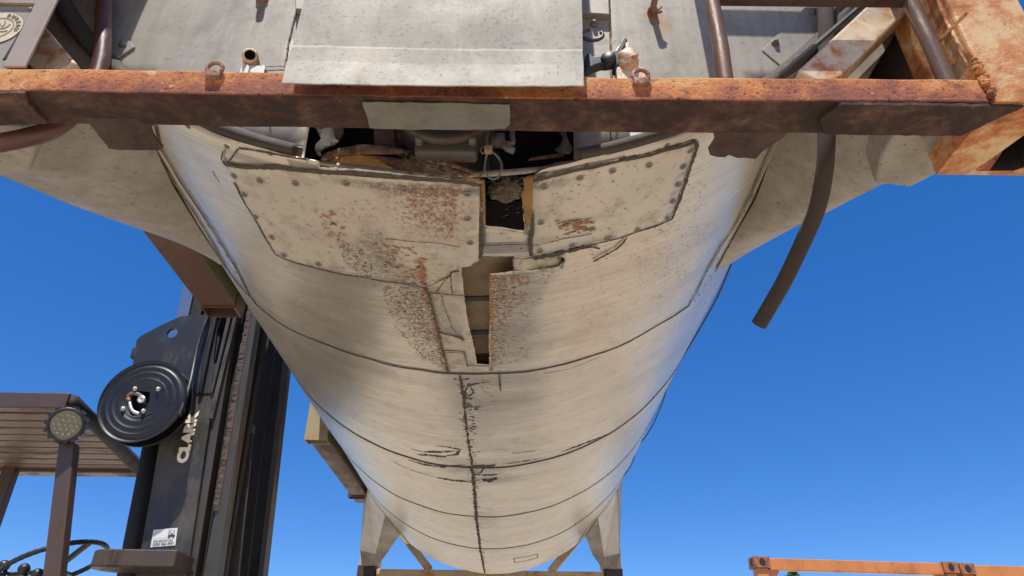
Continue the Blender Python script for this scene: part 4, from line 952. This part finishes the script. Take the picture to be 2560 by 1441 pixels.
upright(-1.2,-1.045,b2.y,b2.y+.095,b2.z-.004,1.5,ms2)
e=onX(870,1243,-1.2)
bm=bmesh.new(); box(bm,(-1.18,b2.y+.097,b2.z+.004),(-1.04,e.y-.003,b2.z+.15),0)
for f in bm.faces:
    f.normal_update()
    f.normal_update()
    if f.normal.x>.5: f.material_index=1
bev(obj('side_beam',bm,[M['beam'],M['beam_side']],T),.006,2)
upright(-1.205,-1.06,e.y,e.y+.08,b2.z-.006,1.5,ms)
bm=bmesh.new(); box(bm,(-1.17,e.y+.083,b2.z-.004),(-1.04,e.y+.22,b2.z+.12)); obj('side_beam',bm,M['beam'],T)
# --- data board, left
bm=bmesh.new(); a=onY(100,0,.02); 
P=[onY(*p,.02) for p in [(95,-8),(146,-8),(62,166),(6,166)]]; top=V(P[0].x,.02,1.2),V(P[1].x,.02,1.2)
P=[P[3],P[2],P[1],top[1],top[0],P[0]]; prism(bm,P,(0,.006,0)); bev(obj('board_frame',bm,M['bar'],T),.0015)
bm=bmesh.new(); P=[onY(*p,.03) for p in [(115,0),(30,175),(-180,175),(-180,0)]]; P=[V(-.80,.03,.09),V(-.80,.03,1.15),V(-1.22,.03,1.15),V(-1.22,.03,.09)]; prism(bm,P,(0,.004,0)); obj('data_board',bm,M['plate'],T)
bm=bmesh.new(); P=[onY(*p,.022) for p in [(-80,5),(135,9),(137,2),(-80,-3)]]; prism(bm,P,(0,.006,0)); obj('board_frame',bm,M['bar'],T)
bm=bmesh.new(); P=[onY(*p,.024) for p in [(84,22),(88,26),(16,145),(6,150)]]; prism(bm,P,(0,.003,0)); obj('board_slot',bm,M['black_hole'],T)
p=onY(76,24,.02); bm=bmesh.new(); lathe(bm,[(0,-.003),(.004,-.003),(.0045,0),(.0045,.01)],p,(0,1,0),8); obj('board_rivet',bm,M['steel'],T)
ec=onY(-4,70,.028); er=.048
bm=bmesh.new(); lathe(bm,[(0,0),(er,0)],ec,(0,1,0),48); 
for f in bm.faces:
    f.normal_update()
    if f.normal.y>0: f.normal_flip()
em=obj('round_emblem',bm,M['emblem'],T)
def textmesh(body,size,mat,parent,xdir,ydir,origin,name='lettering',bold=.0,align='LEFT',depth=.0004):
    cu=bpy.data.curves.new(name,'FONT'); cu.body=body; cu.size=size; cu.offset=bold; cu.extrude=depth; cu.align_x=align; cu.align_y='BOTTOM_BASELINE'; cu.resolution_u=4
    o=bpy.data.objects.new(name,cu); C.objects.link(o); dg=bpy.context.evaluated_depsgraph_get(); me=bpy.data.meshes.new_from_object(o.evaluated_get(dg)); bpy.data.objects.remove(o)
    x=Vector(xdir).normalized(); y=Vector(ydir); y=(y-x*y.dot(x)).normalized(); z=x.cross(y)
    m=Matrix(((x.x,y.x,z.x,origin[0]),(x.y,y.y,z.y,origin[1]),(x.z,y.z,z.z,origin[2]),(0,0,0,1)))
    bm=bmesh.new(); bm.from_mesh(me); bmesh.ops.transform(bm,matrix=m,verts=bm.verts); bpy.data.meshes.remove(me); return bm
def add(b,b2):
    me=bpy.data.meshes.new('tmp'); b2.to_mesh(me); b2.free(); b.from_mesh(me); bpy.data.meshes.remove(me)
bm=bmesh.new()
def ringtext(bm,word,center,rad,size,a0,da,Y,bold=.0):
    for i,ch in enumerate(word):
        a=a0-da*i; rd=V(math.cos(a),0,math.sin(a)); xd=V(math.sin(a),0,-math.cos(a))
        add(bm,textmesh(ch,size,None,None,xd,rd,V(center.x,Y,center.z)+rd*rad,bold=bold,align='CENTER'))
ringtext(bm,'BUREAU',ec,.035,.0125,R_(78),R_(17),ec.y-.001,.0002)
pts=[V(ec.x+.030*math.cos(t),ec.y-.0008,ec.z+.030*math.sin(t)) for t in [2*math.pi*k/40 for k in range(41)]]; tube(bm,pts,.0006,5)
for k in range(7):
    t=k*.9; P=[V(ec.x+.006*j*math.cos(t+j*.35),ec.y-.0008,ec.z+.006*j*math.sin(t+j*.35)) for j in range(1,5)]; tube(bm,P,.0007,5)
obj('emblem_print',bm,M['emblem_ink'],em)
# ================================================================== FORKLIFT
F=thing('forklift',(-2.6,3.05,0),'black worn forklift with tall mast and black hose reel beside the tank','forklift')
YM=2.6
def facebeam(name,bl,br,tl,tr,Y,dep,mat,extend_top=0,smooth=False,ext_bot=1.7,bevw=.003,nseg=1):
    """upright whose near face is a quad on plane Y; extended up/down along its own edges"""
    a,b,c,d=[onY(*p,Y) for p in (bl,br,tr,tl)]
    ub=(a-d).normalized(); ur=(b-c).normalized(); a=a+ub*ext_bot; b=b+ur*ext_bot; c=c-ur*extend_top; d=d-ub*extend_top
    bm=bmesh.new(); prism(bm,[a,b,c,d],(0,dep,0)); o=obj(name,bm,mat,F)
    if bevw: bev(o,bevw,2)
    return o
facebeam('mast_rail',(340,1440),(467,1441),(400,1100),(530,1010),YM,.09,M['mast'],.25)
facebeam('mast_rail',(470,1441),(487,1441),(548,930),(566,950),YM+.02,.1,M['mast_edge'],1.0)
facebeam('mast_rail',(487,1441),(507,1441),(566,950),(590,950),YM+.09,.05,M['mast_dark'],1.1)
facebeam('mast_rail',(507,1441),(543,1441),(597,950),(618,950),YM+.03,.08,M['mast_edge'],1.0)
facebeam('mast_rail',(466,1441),(560,1441),(545,950),(640,950),YM+.17,.05,M['mast_dark'],1.1,bevw=0)
# flaking scale strip
bm=bmesh.new(); a=onY(538,1277,YM+.022); b_=onY(606,880,YM+.022); b_=b_+(b_-a)*.35
N=130; prev=None
for i in range(N+1):
    p=a.lerp(b_,i/N); w_=.026; l=random.uniform(-.006,.003); row=[bm.verts.new(p+V(-w_/2+l,0.004,0)),bm.verts.new(p+V(-.004,-.006+random.uniform(-.004,.003),random.uniform(-.003,.003))),bm.verts.new(p+V(w_/2,0.006,0))]
    if prev:
        for k in range(2): bm.faces.new((prev[k],prev[k+1],row[k+1],row[k]))
    prev=row
obj('rust_scale',bm,M['scale_rust'],F); solid(F.children[-1],.004,0)
# gusset plate with hole at the top of the near rail
px=[(332,911),(337,880),(341.5,851),(352,840),(400,815),(450,791.6),(480,788),(513.6,787),(534,790),(545,800),(536,880),(529,975),(524,983),(472,985),(430,1010),(400,1100),(390,1110),(345,1060)]
P=[onY(*p,YM-.006) for p in px]; hc=onY(430.6,832.7,YM-.006); hl=[(hc.x+.030*math.cos(t),hc.z+.030*math.sin(t)) for t in [2*math.pi*k/28 for k in range(28)]]
vs,fs=cdt_fill([(p.x,p.z) for p in P],[hl],.06); bm=bmesh.new(); vv=[bm.verts.new((v.x,YM-.006,v.y)) for v in vs]
for f in fs: bm.faces.new([vv[i] for i in f])
for v_ in [v_ for v_ in bm.verts if not v_.link_faces]: bm.verts.remove(v_)
for f in bm.faces:
    f.normal_update()
    if f.normal.y>0: f.normal_flip()
o=obj('mast_gusset',bm,M['mast'],F); solid(o,.018)
bm=bmesh.new(); a=onY(333,881,YM); box(bm,(a.x-.012,YM,a.z-.03),(a.x+.02,YM+.06,a.z+.03)); bev(obj('guard_mount',bm,M['mast_dark'],F),.004)
# raised channels over the gusset
facebeam('mast_rail',(524,983),(531,983),(567,795),(576,795),YM-.012,.02,M['mast_edge'],.8,ext_bot=0)
facebeam('mast_rail',(541,960),(552,960),(583,790),(592,790),YM-.004,.03,M['mast'],.8,ext_bot=.2)
def hose(px,Y,r,mat,name='mast_hose'):
    bm=bmesh.new(); tube(bm,smooth_path([onY(x,y,Y+(k or 0)) for x,y,k in px],6),r,12); return obj(name,bm,mat,F,True)
hose([(522,750,0),(519,789,0),(508,820,-.01),(494,866,-.02),(485,910,-.04),(477,950,-.08),(463,1000,-.12),(448,1040,-.14)],YM-.03,.0115,M['black_plastic'])
hose([(542,760,0),(537,800,0),(520,880,0),(506,950,0),(500,984,0.01)],YM-.022,.011,M['black_plastic'])
# upper inner stage above the gusset
facebeam('inner_mast_or_fill',(437,800),(468,800),(462,690),(492,690),YM+.12,.03,M['polish'],1.6,ext_bot=.25)
facebeam('inner_mast_or_fill',(470,800),(498,800),(494,690),(525,690),YM+.14,.05,M['mast_dark'],1.6,ext_bot=.3)
facebeam('inner_mast_or_fill',(512,800),(540,800),(536,690),(566,690),YM+.1,.05,M['mast_edge'],1.6,ext_bot=.1)
facebeam('inner_mast_or_fill',(550,800),(600,800),(575,690),(625,690),YM+.22,.05,M['mast_dark'],1.6,ext_bot=.1)
facebeam('inner_mast_or_fill',(500,985),(640,985),(556,690),(690,690),YM+.3,.03,M['mast_dark'],1.6,ext_bot=.2,bevw=0)  # added dark backing sheet, fills the sky gap between the rails with dark
# hydraulic cylinder between the rails
def vcyl(name,b,t,r,Y,mat,ext=1.7,top=0):
    a=onY(*b,Y); c_=onY(*t,Y); d=(a-c_).normalized(); bm=bmesh.new(); tube(bm,[a+d*ext,c_-d*top],r,24); return obj(name,bm,mat,F,True)
vcyl('lift_cylinder',(573,1441),(612,1080),.052,3.0,M['cylinder'])
vcyl('lift_rod',(612,1085),(630,950),.036,3.0,M['rod'],0,1.2)
a=onY(612,1078,3.0); bm=bmesh.new(); lathe(bm,[(.036,-.02),(.052,-.02),(.056,-.01),(.056,.03),(.052,.035)],a,(0,0,1),28); obj('cylinder_collar',bm,M['grey_rust'],F,True)
# far mast rail: web and flange
facebeam('mast_rail',(560,1441),(648,1441),(618,930),(706,930),3.62,.08,M['mast_dark'],1.2)
facebeam('mast_rail',(645,1441),(657,1441),(704,930),(716,930),3.50,.10,M['mast_edge'],1.2)
facebeam('mast_rail',(600,1441),(618,1441),(662,930),(678,930),3.3,.02,M['mast_dark'],1.2)
# dark tilt cylinder left of the rail
vcyl('tilt_cylinder',(325,1400),(384,1090),.045,2.72,M['cylinder'],.6)
# cross bar with rounded end
bm=bmesh.new(); px=[(452,1375),(455,1380),(450,1392),(280,1398),(255,1405),(240,1425),(237,1428),(240,1400),(250,1392),(275,1383),(360,1377)]
zt=onY(350,1378,2.42).z; 
c0=onY(455,1380,2.45); xe=c0.x; xw=onY(245,1400,2.45).x
poly=[(xe,2.40),(xe,2.60)]+[(xw+.06+.1*math.cos(t),2.50+.1*math.sin(t)) for t in [R_(90+k*12) for k in range(16)]]
prism(bm,[(x,y,zt-.07) for x,y in poly],(0,0,.075)); bev(obj('mast_crossbar',bm,M['mast_edge'],F),.006,2)
# --- lettering and sticker
a=onY(466,1157,YM-.002); b_=onY(496,1027,YM-.002); hd=onY(434.6,1156,YM-.002)-a
L=(b_-a).length
bm=textmesh('CLARK',.115,None,None,b_-a,hd,a+V(0,0,0),bold=.0075,depth=.001)
xs=[(v.co-a).dot((b_-a).normalized()) for v in bm.verts]; hs_=[(v.co-a).dot(hd.normalized()) for v in bm.verts]
sx=L/max(xs); sh=hd.length/max(hs_); e1=(b_-a).normalized(); e2=hd-e1*hd.dot(e1); e2.normalize()
for v_ in bm.verts:
    d=v_.co-a; x=d.dot(e1); y=d.dot(e2); v_.co=a+e1*x*sx+e2*y*sh+V(0,d.y,0)
obj('lettering',bm,M['white_paint'],F)
S=[onY(*p,YM-.003) for p in [(383.5,1325),(444,1320),(438,1364),(376,1369)]]
bm=bmesh.new(); prism(bm,S,(0,.002,0)); st=obj('sticker',bm,M['sticker'],F)
ex=(S[1]-S[0]); ey=(S[0]-S[3]); W_=ex.length; H_=ey.length; exn=ex.normalized()
def stext(t,u,v_,wd,bold=0):
    o_=S[3]+ex*u+ey*v_+V(0,-.002,0); b=textmesh(t,.02,None,None,exn,ey,o_,bold=bold,depth=.0002)
    m=max((q.co-o_).dot(exn) for q in b.verts); k=wd*W_/m
    for q in b.verts: q.co=o_+(q.co-o_)*k
    return b
bm=bmesh.new(); add(bm,stext('FOR SERVICE CALL',.08,.27,.82,.0004)); add(bm,stext('(209) 466-3041',.07,.07,.86,.0002))
o_=S[3]+V(0,-.002,0)
def sr(u0,v0,u1,v1): bm.faces.new([bm.verts.new(o_+ex*a+ey*b) for a,b in ((u0,v0),(u1,v0),(u1,v1),(u0,v1))])
sr(.05,.45,.66,.462); sr(.66,.52,.94,.62); sr(.66,.62,.68,.95); sr(.72,.62,.74,.88); sr(.72,.88,.90,.90); sr(.88,.62,.90,.88); sr(.78,.62,.84,.72); sr(.60,.50,.66,.515)
for cu_ in (.71,.88):
    c=o_+ex*cu_+ey*.5+V(0,-.0004,0); bm.faces.new([bm.verts.new(c+exn*.0045*math.cos(t)+ey.normalized()*.0045*math.sin(t)) for t in [2*math.pi*k/12 for k in range(12)]])
obj('sticker_print',bm,M['ink'],st)
# --- hose reel
rc=onY(355,1000,2.42); rc=V(rc.x,2.42,rc.z); rx=(onY(462,1000,2.42).x-onY(245,1000,2.42).x)/2
reel=bpy.data.objects.new('hose_reel',None); C.objects.link(reel); reel.parent=F; reel.location=rc+V(0,0,ZB)-F.location
bm=bmesh.new()
prof=[(rx*.30,.012),(rx*.34,.006)]
for (a_,h) in ((.50,0),(.52,-.004),(.545,0),(.66,.001),(.68,-.004),(.705,.001),(.80,.002),(.82,-.003),(.85,.002),(.93,.008),(.96,.006),(.985,.0),(1.0,-.004),(1.0,.004),(.985,.010)): prof.append((rx*a_,h+.006))
lathe(bm,prof,rc,(0,1,0),96)
obj('reel_disc',bm,M['reel'],reel,True); 
bm=bmesh.new(); lathe(bm,[(rx*.3,.03),(rx*.62,.03),(rx*.62,.075),(rx*.3,.075)],rc,(0,1,0),64); obj('reel_drum',bm,M['black_plastic'],reel,True)
bm=bmesh.new(); lathe(bm,[(0,.08),(rx*.98,.08),(rx*1.0,.076),(rx,.088),(0,.09)],rc,(0,1,0),96); obj('reel_disc',bm,M['reel'],reel,True)
# inner web: disc with an off centre opening
hole=[(rc.x+rx*x,rc.z+rx*z) for x,z in ((-.47,.02),(-.38,.16),(-.25,.23),(-.02,.22),(.12,.20),(.16,-.02),(.13,-.2),(.02,-.31),(-.14,-.36),(-.34,-.28),(-.45,-.15))]
cirq=[(rc.x+rx*.52*math.cos(t),rc.z+rx*.52*math.sin(t)) for t in [2*math.pi*k/64 for k in range(64)]]
vs,fs=cdt_fill(cirq,[dens(hole,.01)],.03); bm=bmesh.new(); vv=[bm.verts.new((v.x,rc.y+.007,v.y)) for v in vs]
for f in fs: bm.faces.new([vv[i] for i in f])
for v_ in [v_ for v_ in bm.verts if not v_.link_faces]: bm.verts.remove(v_)
for f in bm.faces:
    f.normal_update()
    if f.normal.y>0: f.normal_flip()
o=obj('reel_web',bm,M['reel'],reel); solid(o,.003)
bm=bmesh.new(); lathe(bm,[(0,.004),(.006,.004),(.0065,.0),(.013,-.001),(.020,.002),(.0205,.008),(.008,.010),(.008,.06)],V(rc.x-.0,rc.y-.012,rc.z-.0),(0,1,0),32); obj('reel_hub',bm,M['bolt'],reel,True)
for x,z in ((-.24,.27),(.30,.27),(-.37,-.22),(.11,-.27)):
    bm=bmesh.new(); p=V(rc.x+rx*x,rc.y,rc.z+rx*z); lathe(bm,[(0,-.012),(.005,-.012),(.0085,-.008),(.0088,-.002),(.0115,-.001),(.0115,.004)],p,(0,1,0),12); obj('reel_bolt',bm,M['bolt'],reel)
pz=lambda x,z,y:V(rc.x+rx*x,rc.y+y,rc.z+rx*z)
bm=bmesh.new(); tube(bm,smooth_path([pz(.0,.05,.012),pz(-.15,.15,.01),pz(-.3,.17,.01),pz(-.38,.08,.012)],5),.010,10); obj('reel_swivel',bm,M['steel'],reel,True)
bm=bmesh.new(); tube(bm,[pz(-.36,.05,.008),pz(-.28,-.04,.006)],.009,10); obj('reel_fitting',bm,M['copper'],reel,True)
bm=bmesh.new(); tube(bm,smooth_path([pz(-.28,-.06,.006),pz(-.2,-.2,.004),pz(-.12,-.28,.006),pz(-.0,-.32,.012)],6),.0085,12,True,0,None); obj('reel_fitting',bm,M['bolt'],reel,True)
bm=bmesh.new(); ringtext(bm,'REELCRAFT',V(rc.x,0,rc.z),rx*.56,.034,R_(118),R_(20),rc.y+.0065,.0)
me_=[v_ for v_ in bm.verts]
for v_ in bm.verts:
    if v_.co.y<rc.y+.0064: v_.co.y=rc.y+.0054
obj('reel_lettering',bm,M['black_plastic'],reel)
bm=bmesh.new(); pts=[V(rc.x+rx*.42*math.cos(t),rc.y+.0055,rc.z+rx*.42*math.sin(t)) for t in [R_(200+4*k) for k in range(30)]]; tube(bm,pts,.0022,6); obj('reel_rib',bm,M['reel'],reel,True)
# --- overhead guard
zc_=.352; A_=V(-2.091,2.5,zc_); B_=V(-2.30,3.62,zc_)
z2=onY(350,1178,3.62).z
bm=bmesh.new(); prism(bm,[V(-3.7,2.44,.352+.0),V(-2.10,2.46,.352),V(-2.07,2.46,.352),V(-2.26,3.66,.352),V(-3.7,3.66,.352)],(0,0,.03))
obj('guard_roof',bm,M['guard_top'],F)
bm=bmesh.new(); beam(bm,(-3.7,2.47,.345),(-2.10,2.47,.345),.07,.085,(0,0,1)); bev(obj('guard_frame',bm,M['guard'],F),.006)
bm=bmesh.new(); beam(bm,(-3.7,3.62,.335),(-2.27,3.62,.335),.10,.085,(0,0,1)); bev(obj('guard_frame',bm,M['guard'],F),.006)
bm=bmesh.new(); tube(bm,[V(-2.09,2.45,.345),V(-2.12,2.7,.345),V(-2.27,3.6,.335)],.038,16); obj('guard_frame',bm,M['mast_dark'],F,True)
for k in range(9):
    y=2.56+k*.115; bm=bmesh.new(); box(bm,(-3.68,y,.315),(-2.13-.15*(k/9),y+.098,.348)); bev(obj('guard_slat',bm,M['slat'],F),.004,2)
# posts
P=[onY(*p,2.44) for p in ((146,1105),(186,1105),(150,1441),(105,1441))]
bm=bmesh.new(); d=(P[3]-P[0]).normalized(); prism(bm,[P[0],P[1],P[2]+d*1.4,P[3]+d*1.4],(0,.06,0)); bev(obj('guard_post',bm,M['guard'],F),.007,2)
P=[onY(*p,3.55) for p in ((12,1150),(45,1150),(-15,1320),(-50,1320))]
bm=bmesh.new(); d=(P[3]-P[0]).normalized(); prism(bm,[P[0],P[1],P[2]+d*1.8,P[3]+d*1.8],(0,.06,0)); bev(obj('guard_post',bm,M['guard'],F),.007,2)
# work light
lc=onY(165,1062,2.37); la=(CAM-lc); la=Vector((la.x*.6,la.y,la.z*.9)).normalized()
wl=bpy.data.objects.new('work_light',None); C.objects.link(wl); wl.parent=F; wl.location=lc+V(0,0,ZB)-F.location
lr=.085
bm=bmesh.new(); lathe(bm,[(lr*.80,.004),(lr*.84,.012),(lr*.98,.010),(lr,.0),(lr,-.045),(lr*.7,-.06),(0,-.06)],lc,la,40)
obj('lamp_housing',bm,M['black_plastic'],wl,True)
x=la.cross(V(0,0,1)).normalized(); y=la.cross(x)
bm=bmesh.new()
for k in range(14):
    t=2*math.pi*k/14; c=lc+(x*math.cos(t)+y*math.sin(t))*lr*1.02-la*.02; beam(bm,c-la*.03,c+la*.03,.018,.012,(x*math.cos(t)+y*math.sin(t)))
obj('cooling_fin',bm,M['black_plastic'],wl)
bm=bmesh.new(); lathe(bm,[(0,0),(lr*.81,0)],lc+la*.004,la,40); obj('lamp_lens',bm,M['lampglass'],wl)
ledm=None
pos=[(0,0)]+[(.25*math.cos(R_(60*k)),.25*math.sin(R_(60*k))) for k in range(6)]+[(.5*math.cos(R_(30*k))*(.93 if k%2 else 1),.5*math.sin(R_(30*k))*(.93 if k%2 else 1)) for k in range(12)]
for (u,v_) in pos:
    c=lc+(x*u+y*v_)*lr*1.2+la*.006
    if ledm is None:
        bm=bmesh.new(); lathe(bm,[(0,.004),(.005,.003),(.0078,0),(.0084,-.002)],(0,0,0),(0,0,1),14); ledm=bpy.data.meshes.new('led'); bm.to_mesh(ledm); bm.free(); ledm.materials.append(M['led'])
    o=bpy.data.objects.new('led',ledm); C.objects.link(o); o.parent=wl; o.rotation_euler=la.to_track_quat('Z','Y').to_euler(); o.location=c-lc
# steering wheel
wc=onY(133,1412,2.75); sw=bpy.data.objects.new('steering_wheel',None); C.objects.link(sw); sw.parent=F; sw.location=wc+V(0,0,ZB)-F.location
e1=V(.9,0,.43).normalized(); wr=.235; e2=V(0,1,0)
bm=bmesh.new(); pts=[wc+e1*wr*math.cos(t)+e2*wr*math.sin(t) for t in [2*math.pi*k/96 for k in range(97)]]
tube(bm,pts,.013,10,False,0,[.0120+(.0009 if k%2 else -.0005) for k in range(97)]); obj('wheel_rim',bm,M['black_plastic'],sw,True)
nn=e1.cross(e2)
if nn.z<0: nn=-nn
for t in (R_(-20),R_(100),R_(220)):
    bm=bmesh.new(); beam(bm,wc-nn*.03,wc+(e1*math.cos(t)+e2*math.sin(t))*wr*.97,.035,.016,nn); bev(obj('wheel_spoke',bm,M['black_plastic'],sw),.005,2)
bm=bmesh.new(); lathe(bm,[(0,.012),(.03,.01),(.04,0),(.04,-.05),(.028,-.07),(.028,-.7)],wc-nn*.02,nn,28); obj('steering_column',bm,M['black_plastic'],sw,True)
# lever knobs
for (x_,y_) in ((10,1415),(60,1423),(93,1436)):
    p=onY(x_,y_,2.6); bm=bmesh.new(); bmesh.ops.create_uvsphere(bm,u_segments=20,v_segments=14,radius=.0265); bmesh.ops.translate(bm,verts=bm.verts,vec=p)
    for f in bm.faces: f.smooth=True
    tube(bm,[p,p+V(.05,0.02,-.10),p+V(.12,.04,-.6)],.009,10); obj('control_lever',bm,M['black_plastic'],F)
# body (below the picture): chassis, wheels, counterweight, seat
def fbox(name,a,b,mat,bw=.03):
    bm=bmesh.new(); box(bm,a,b); return bev(obj(name,bm,mat,F),bw,3)
fbox('chassis',(-3.6,2.55,-2.2),(-1.95,3.55,-1.25),M['mast']); fbox('counterweight',(-4.2,2.5,-2.25),(-3.6,3.6,-1.2),M['mast'],.12); fbox('seat',(-3.35,2.85,-1.25),(-2.85,3.3,-1.05),M['black_plastic']); fbox('seat',(-3.45,2.85,-1.05),(-3.3,3.3,-.6),M['black_plastic'])
for x_ in (-1.95,-3.6):
    for y_ in (2.42,3.5):
        wh_=bpy.data.objects.new('wheel',None); C.objects.link(wh_); wh_.parent=F; c=V(x_,y_,-2.25); wh_.location=c+V(0,0,ZB)-F.location
        bm=bmesh.new(); lathe(bm,[(.2,0),(.33,0),(.35,.03),(.35,.2),(.33,.23),(.2,.23)],c,(0,1,0),40); obj('tyre',bm,M['rubber'],wh_,True)
        bm=bmesh.new(); lathe(bm,[(0,.05),(.12,.05),(.2,.01),(.2,.2),(0,.18)],c,(0,1,0),32); obj('wheel_disc',bm,M['mast_edge'],wh_,True)
# ================================================================== ORANGE FRAMES
def oframe(P0,P1,depth,htop,label,group):
    P0=Vector(P0); P1=Vector(P1); ex=(P1-P0); L=ex.length; ex.normalize(); ey=V(-ex.y,ex.x,0); base=V(P0.x,P0.y,0)
    r=thing('container_frame',V(P0.x,P0.y,0),label,'container frame',group)
    def part(name,a,b,w_,h,mat,bw=.008):
        bm=bmesh.new(); beam(bm,a,b,w_,h,V(0,0,1) if abs((Vector(b)-Vector(a)).normalized().z)<.9 else ey); return bev(obj(name,bm,mat,r),bw,2)
    Z=htop
    for i,(u,v_) in enumerate(((0,0),(1,0))):
        c=P0+ex*(.09+u*(L-.18))+ey*(.09+v_*(depth-.18)); zb=-ZB
        for zz,nm in ((Z-.059,'t'),(zb+.06,'b')):
            # casting with flat black ovals on its faces, coloured as shaded holes
            bm=bmesh.new(); m=Matrix(((ex.x,ey.x,0,c.x),(ex.y,ey.y,0,c.y),(0,0,1,zz),(0,0,0,1)))
            b2=bmesh.new(); box(b2,(-.09,-.09,-.059),(.09,.09,.059)); bmesh.ops.transform(b2,matrix=m,verts=b2.verts); add(bm,b2)
            for fdir in ((0,-1),(-1,0)):
                pts=[]
                for k in range(20):
                    t=2*math.pi*k/20; a_=.036*math.cos(t); h_=.042*math.sin(t)
                    if fdir[0]==0: pts.append(m@V(a_,-.092,h_))
                    else: pts.append(m@V(-.092,a_*.8,h_))
                f=bm.faces.new([bm.verts.new(p) for p in pts]); f.material_index=1
            obj('corner_casting',bm,[M['orange_cast'],M['black_hole']],r)
        part('post',V(c.x,c.y,zb+.12),V(c.x,c.y,Z-.12),.13,.13,M['orange'])
    z1=Z-.075
    def at(u,v_,z): p=P0+ex*u+ey*v_; return V(p.x,p.y,z)
    for z in (z1,-ZB+.07):
        part('end_rail',at(.18,.06,z),at(L-.18,.06,z),.07,.13,M['orange'])
    for u0,s_ in ((.17,1),(L-.17,-1)):
        bm=bmesh.new(); prism(bm,[at(u0,.05,z1-.05),at(u0+s_*.14,.05,z1-.05),at(u0,.05,z1-.25)],ey*.012); obj('corner_gusset',bm,M['orange'],r)
    return r
YO=7.4
p0=onY(1885,1395,YO); p1=onY(2462,1421,YO+.35)
p0=V(p0.x,YO,0); p1=V(p1.x,YO+.25,0); ex=(p1-p0).normalized(); p1=p0+ex*2.44
ztop=onY(1905,1391,YO).z
oframe(p0,p1,6.06,ztop,'orange open container frame, the left one of the two at lower right','orange container frames')
oframe(p1+ex*.02,p1+ex*2.46,6.06,ztop-.01,'second orange open container frame, cut off by the right edge','orange container frames')
# ================================================================== TREE
tp=onY(1985,1450,30); tr=thing('tree',(tp.x,30,0),'green leafy tree top just showing under the orange frame rail','tree')
bm=bmesh.new(); tube(bm,[V(tp.x,30,-ZB),V(tp.x+.1,30,-ZB+2),V(tp.x,30,tp.z-1.2)],.2,12,True,0,[.25,.2,.09])
for k in range(7):
    a=k*.9; z=-ZB+2+k*.3; tube(bm,[V(tp.x+.05,30,z),V(tp.x+math.cos(a)*1.1,30+math.sin(a)*1.1,z+.9)],.06,8,True,0,[.07,.02])
obj('trunk',bm,M['bark'],tr,True)
bm=bmesh.new()
for i in range(5200):
    th=random.uniform(0,6.28); r=random.random()**.5; h=random.random(); R0=2.1*math.sin(math.pi*min(.97,h*.9+.12))*(.7+.5*noise.noise(Vector((th,h*4,0))))
    c=V(tp.x+math.cos(th)*r*R0,30+math.sin(th)*r*R0,-ZB+2.2+h*(tp.z+ZB-1.85)+random.uniform(-.1,.25))
    if noise.noise(c*1.4)<-.16: continue
    s_=random.uniform(.05,.10); n=Vector((random.gauss(0,1),random.gauss(0,1),random.gauss(.5,1))).normalized(); x=n.orthogonal().normalized(); y=n.cross(x)
    bm.faces.new([bm.verts.new(c+x*s_),bm.verts.new(c+y*s_*.5),bm.verts.new(c-x*s_),bm.verts.new(c-y*s_*.5)])
obj('crown',bm,M['leaf'],tr)
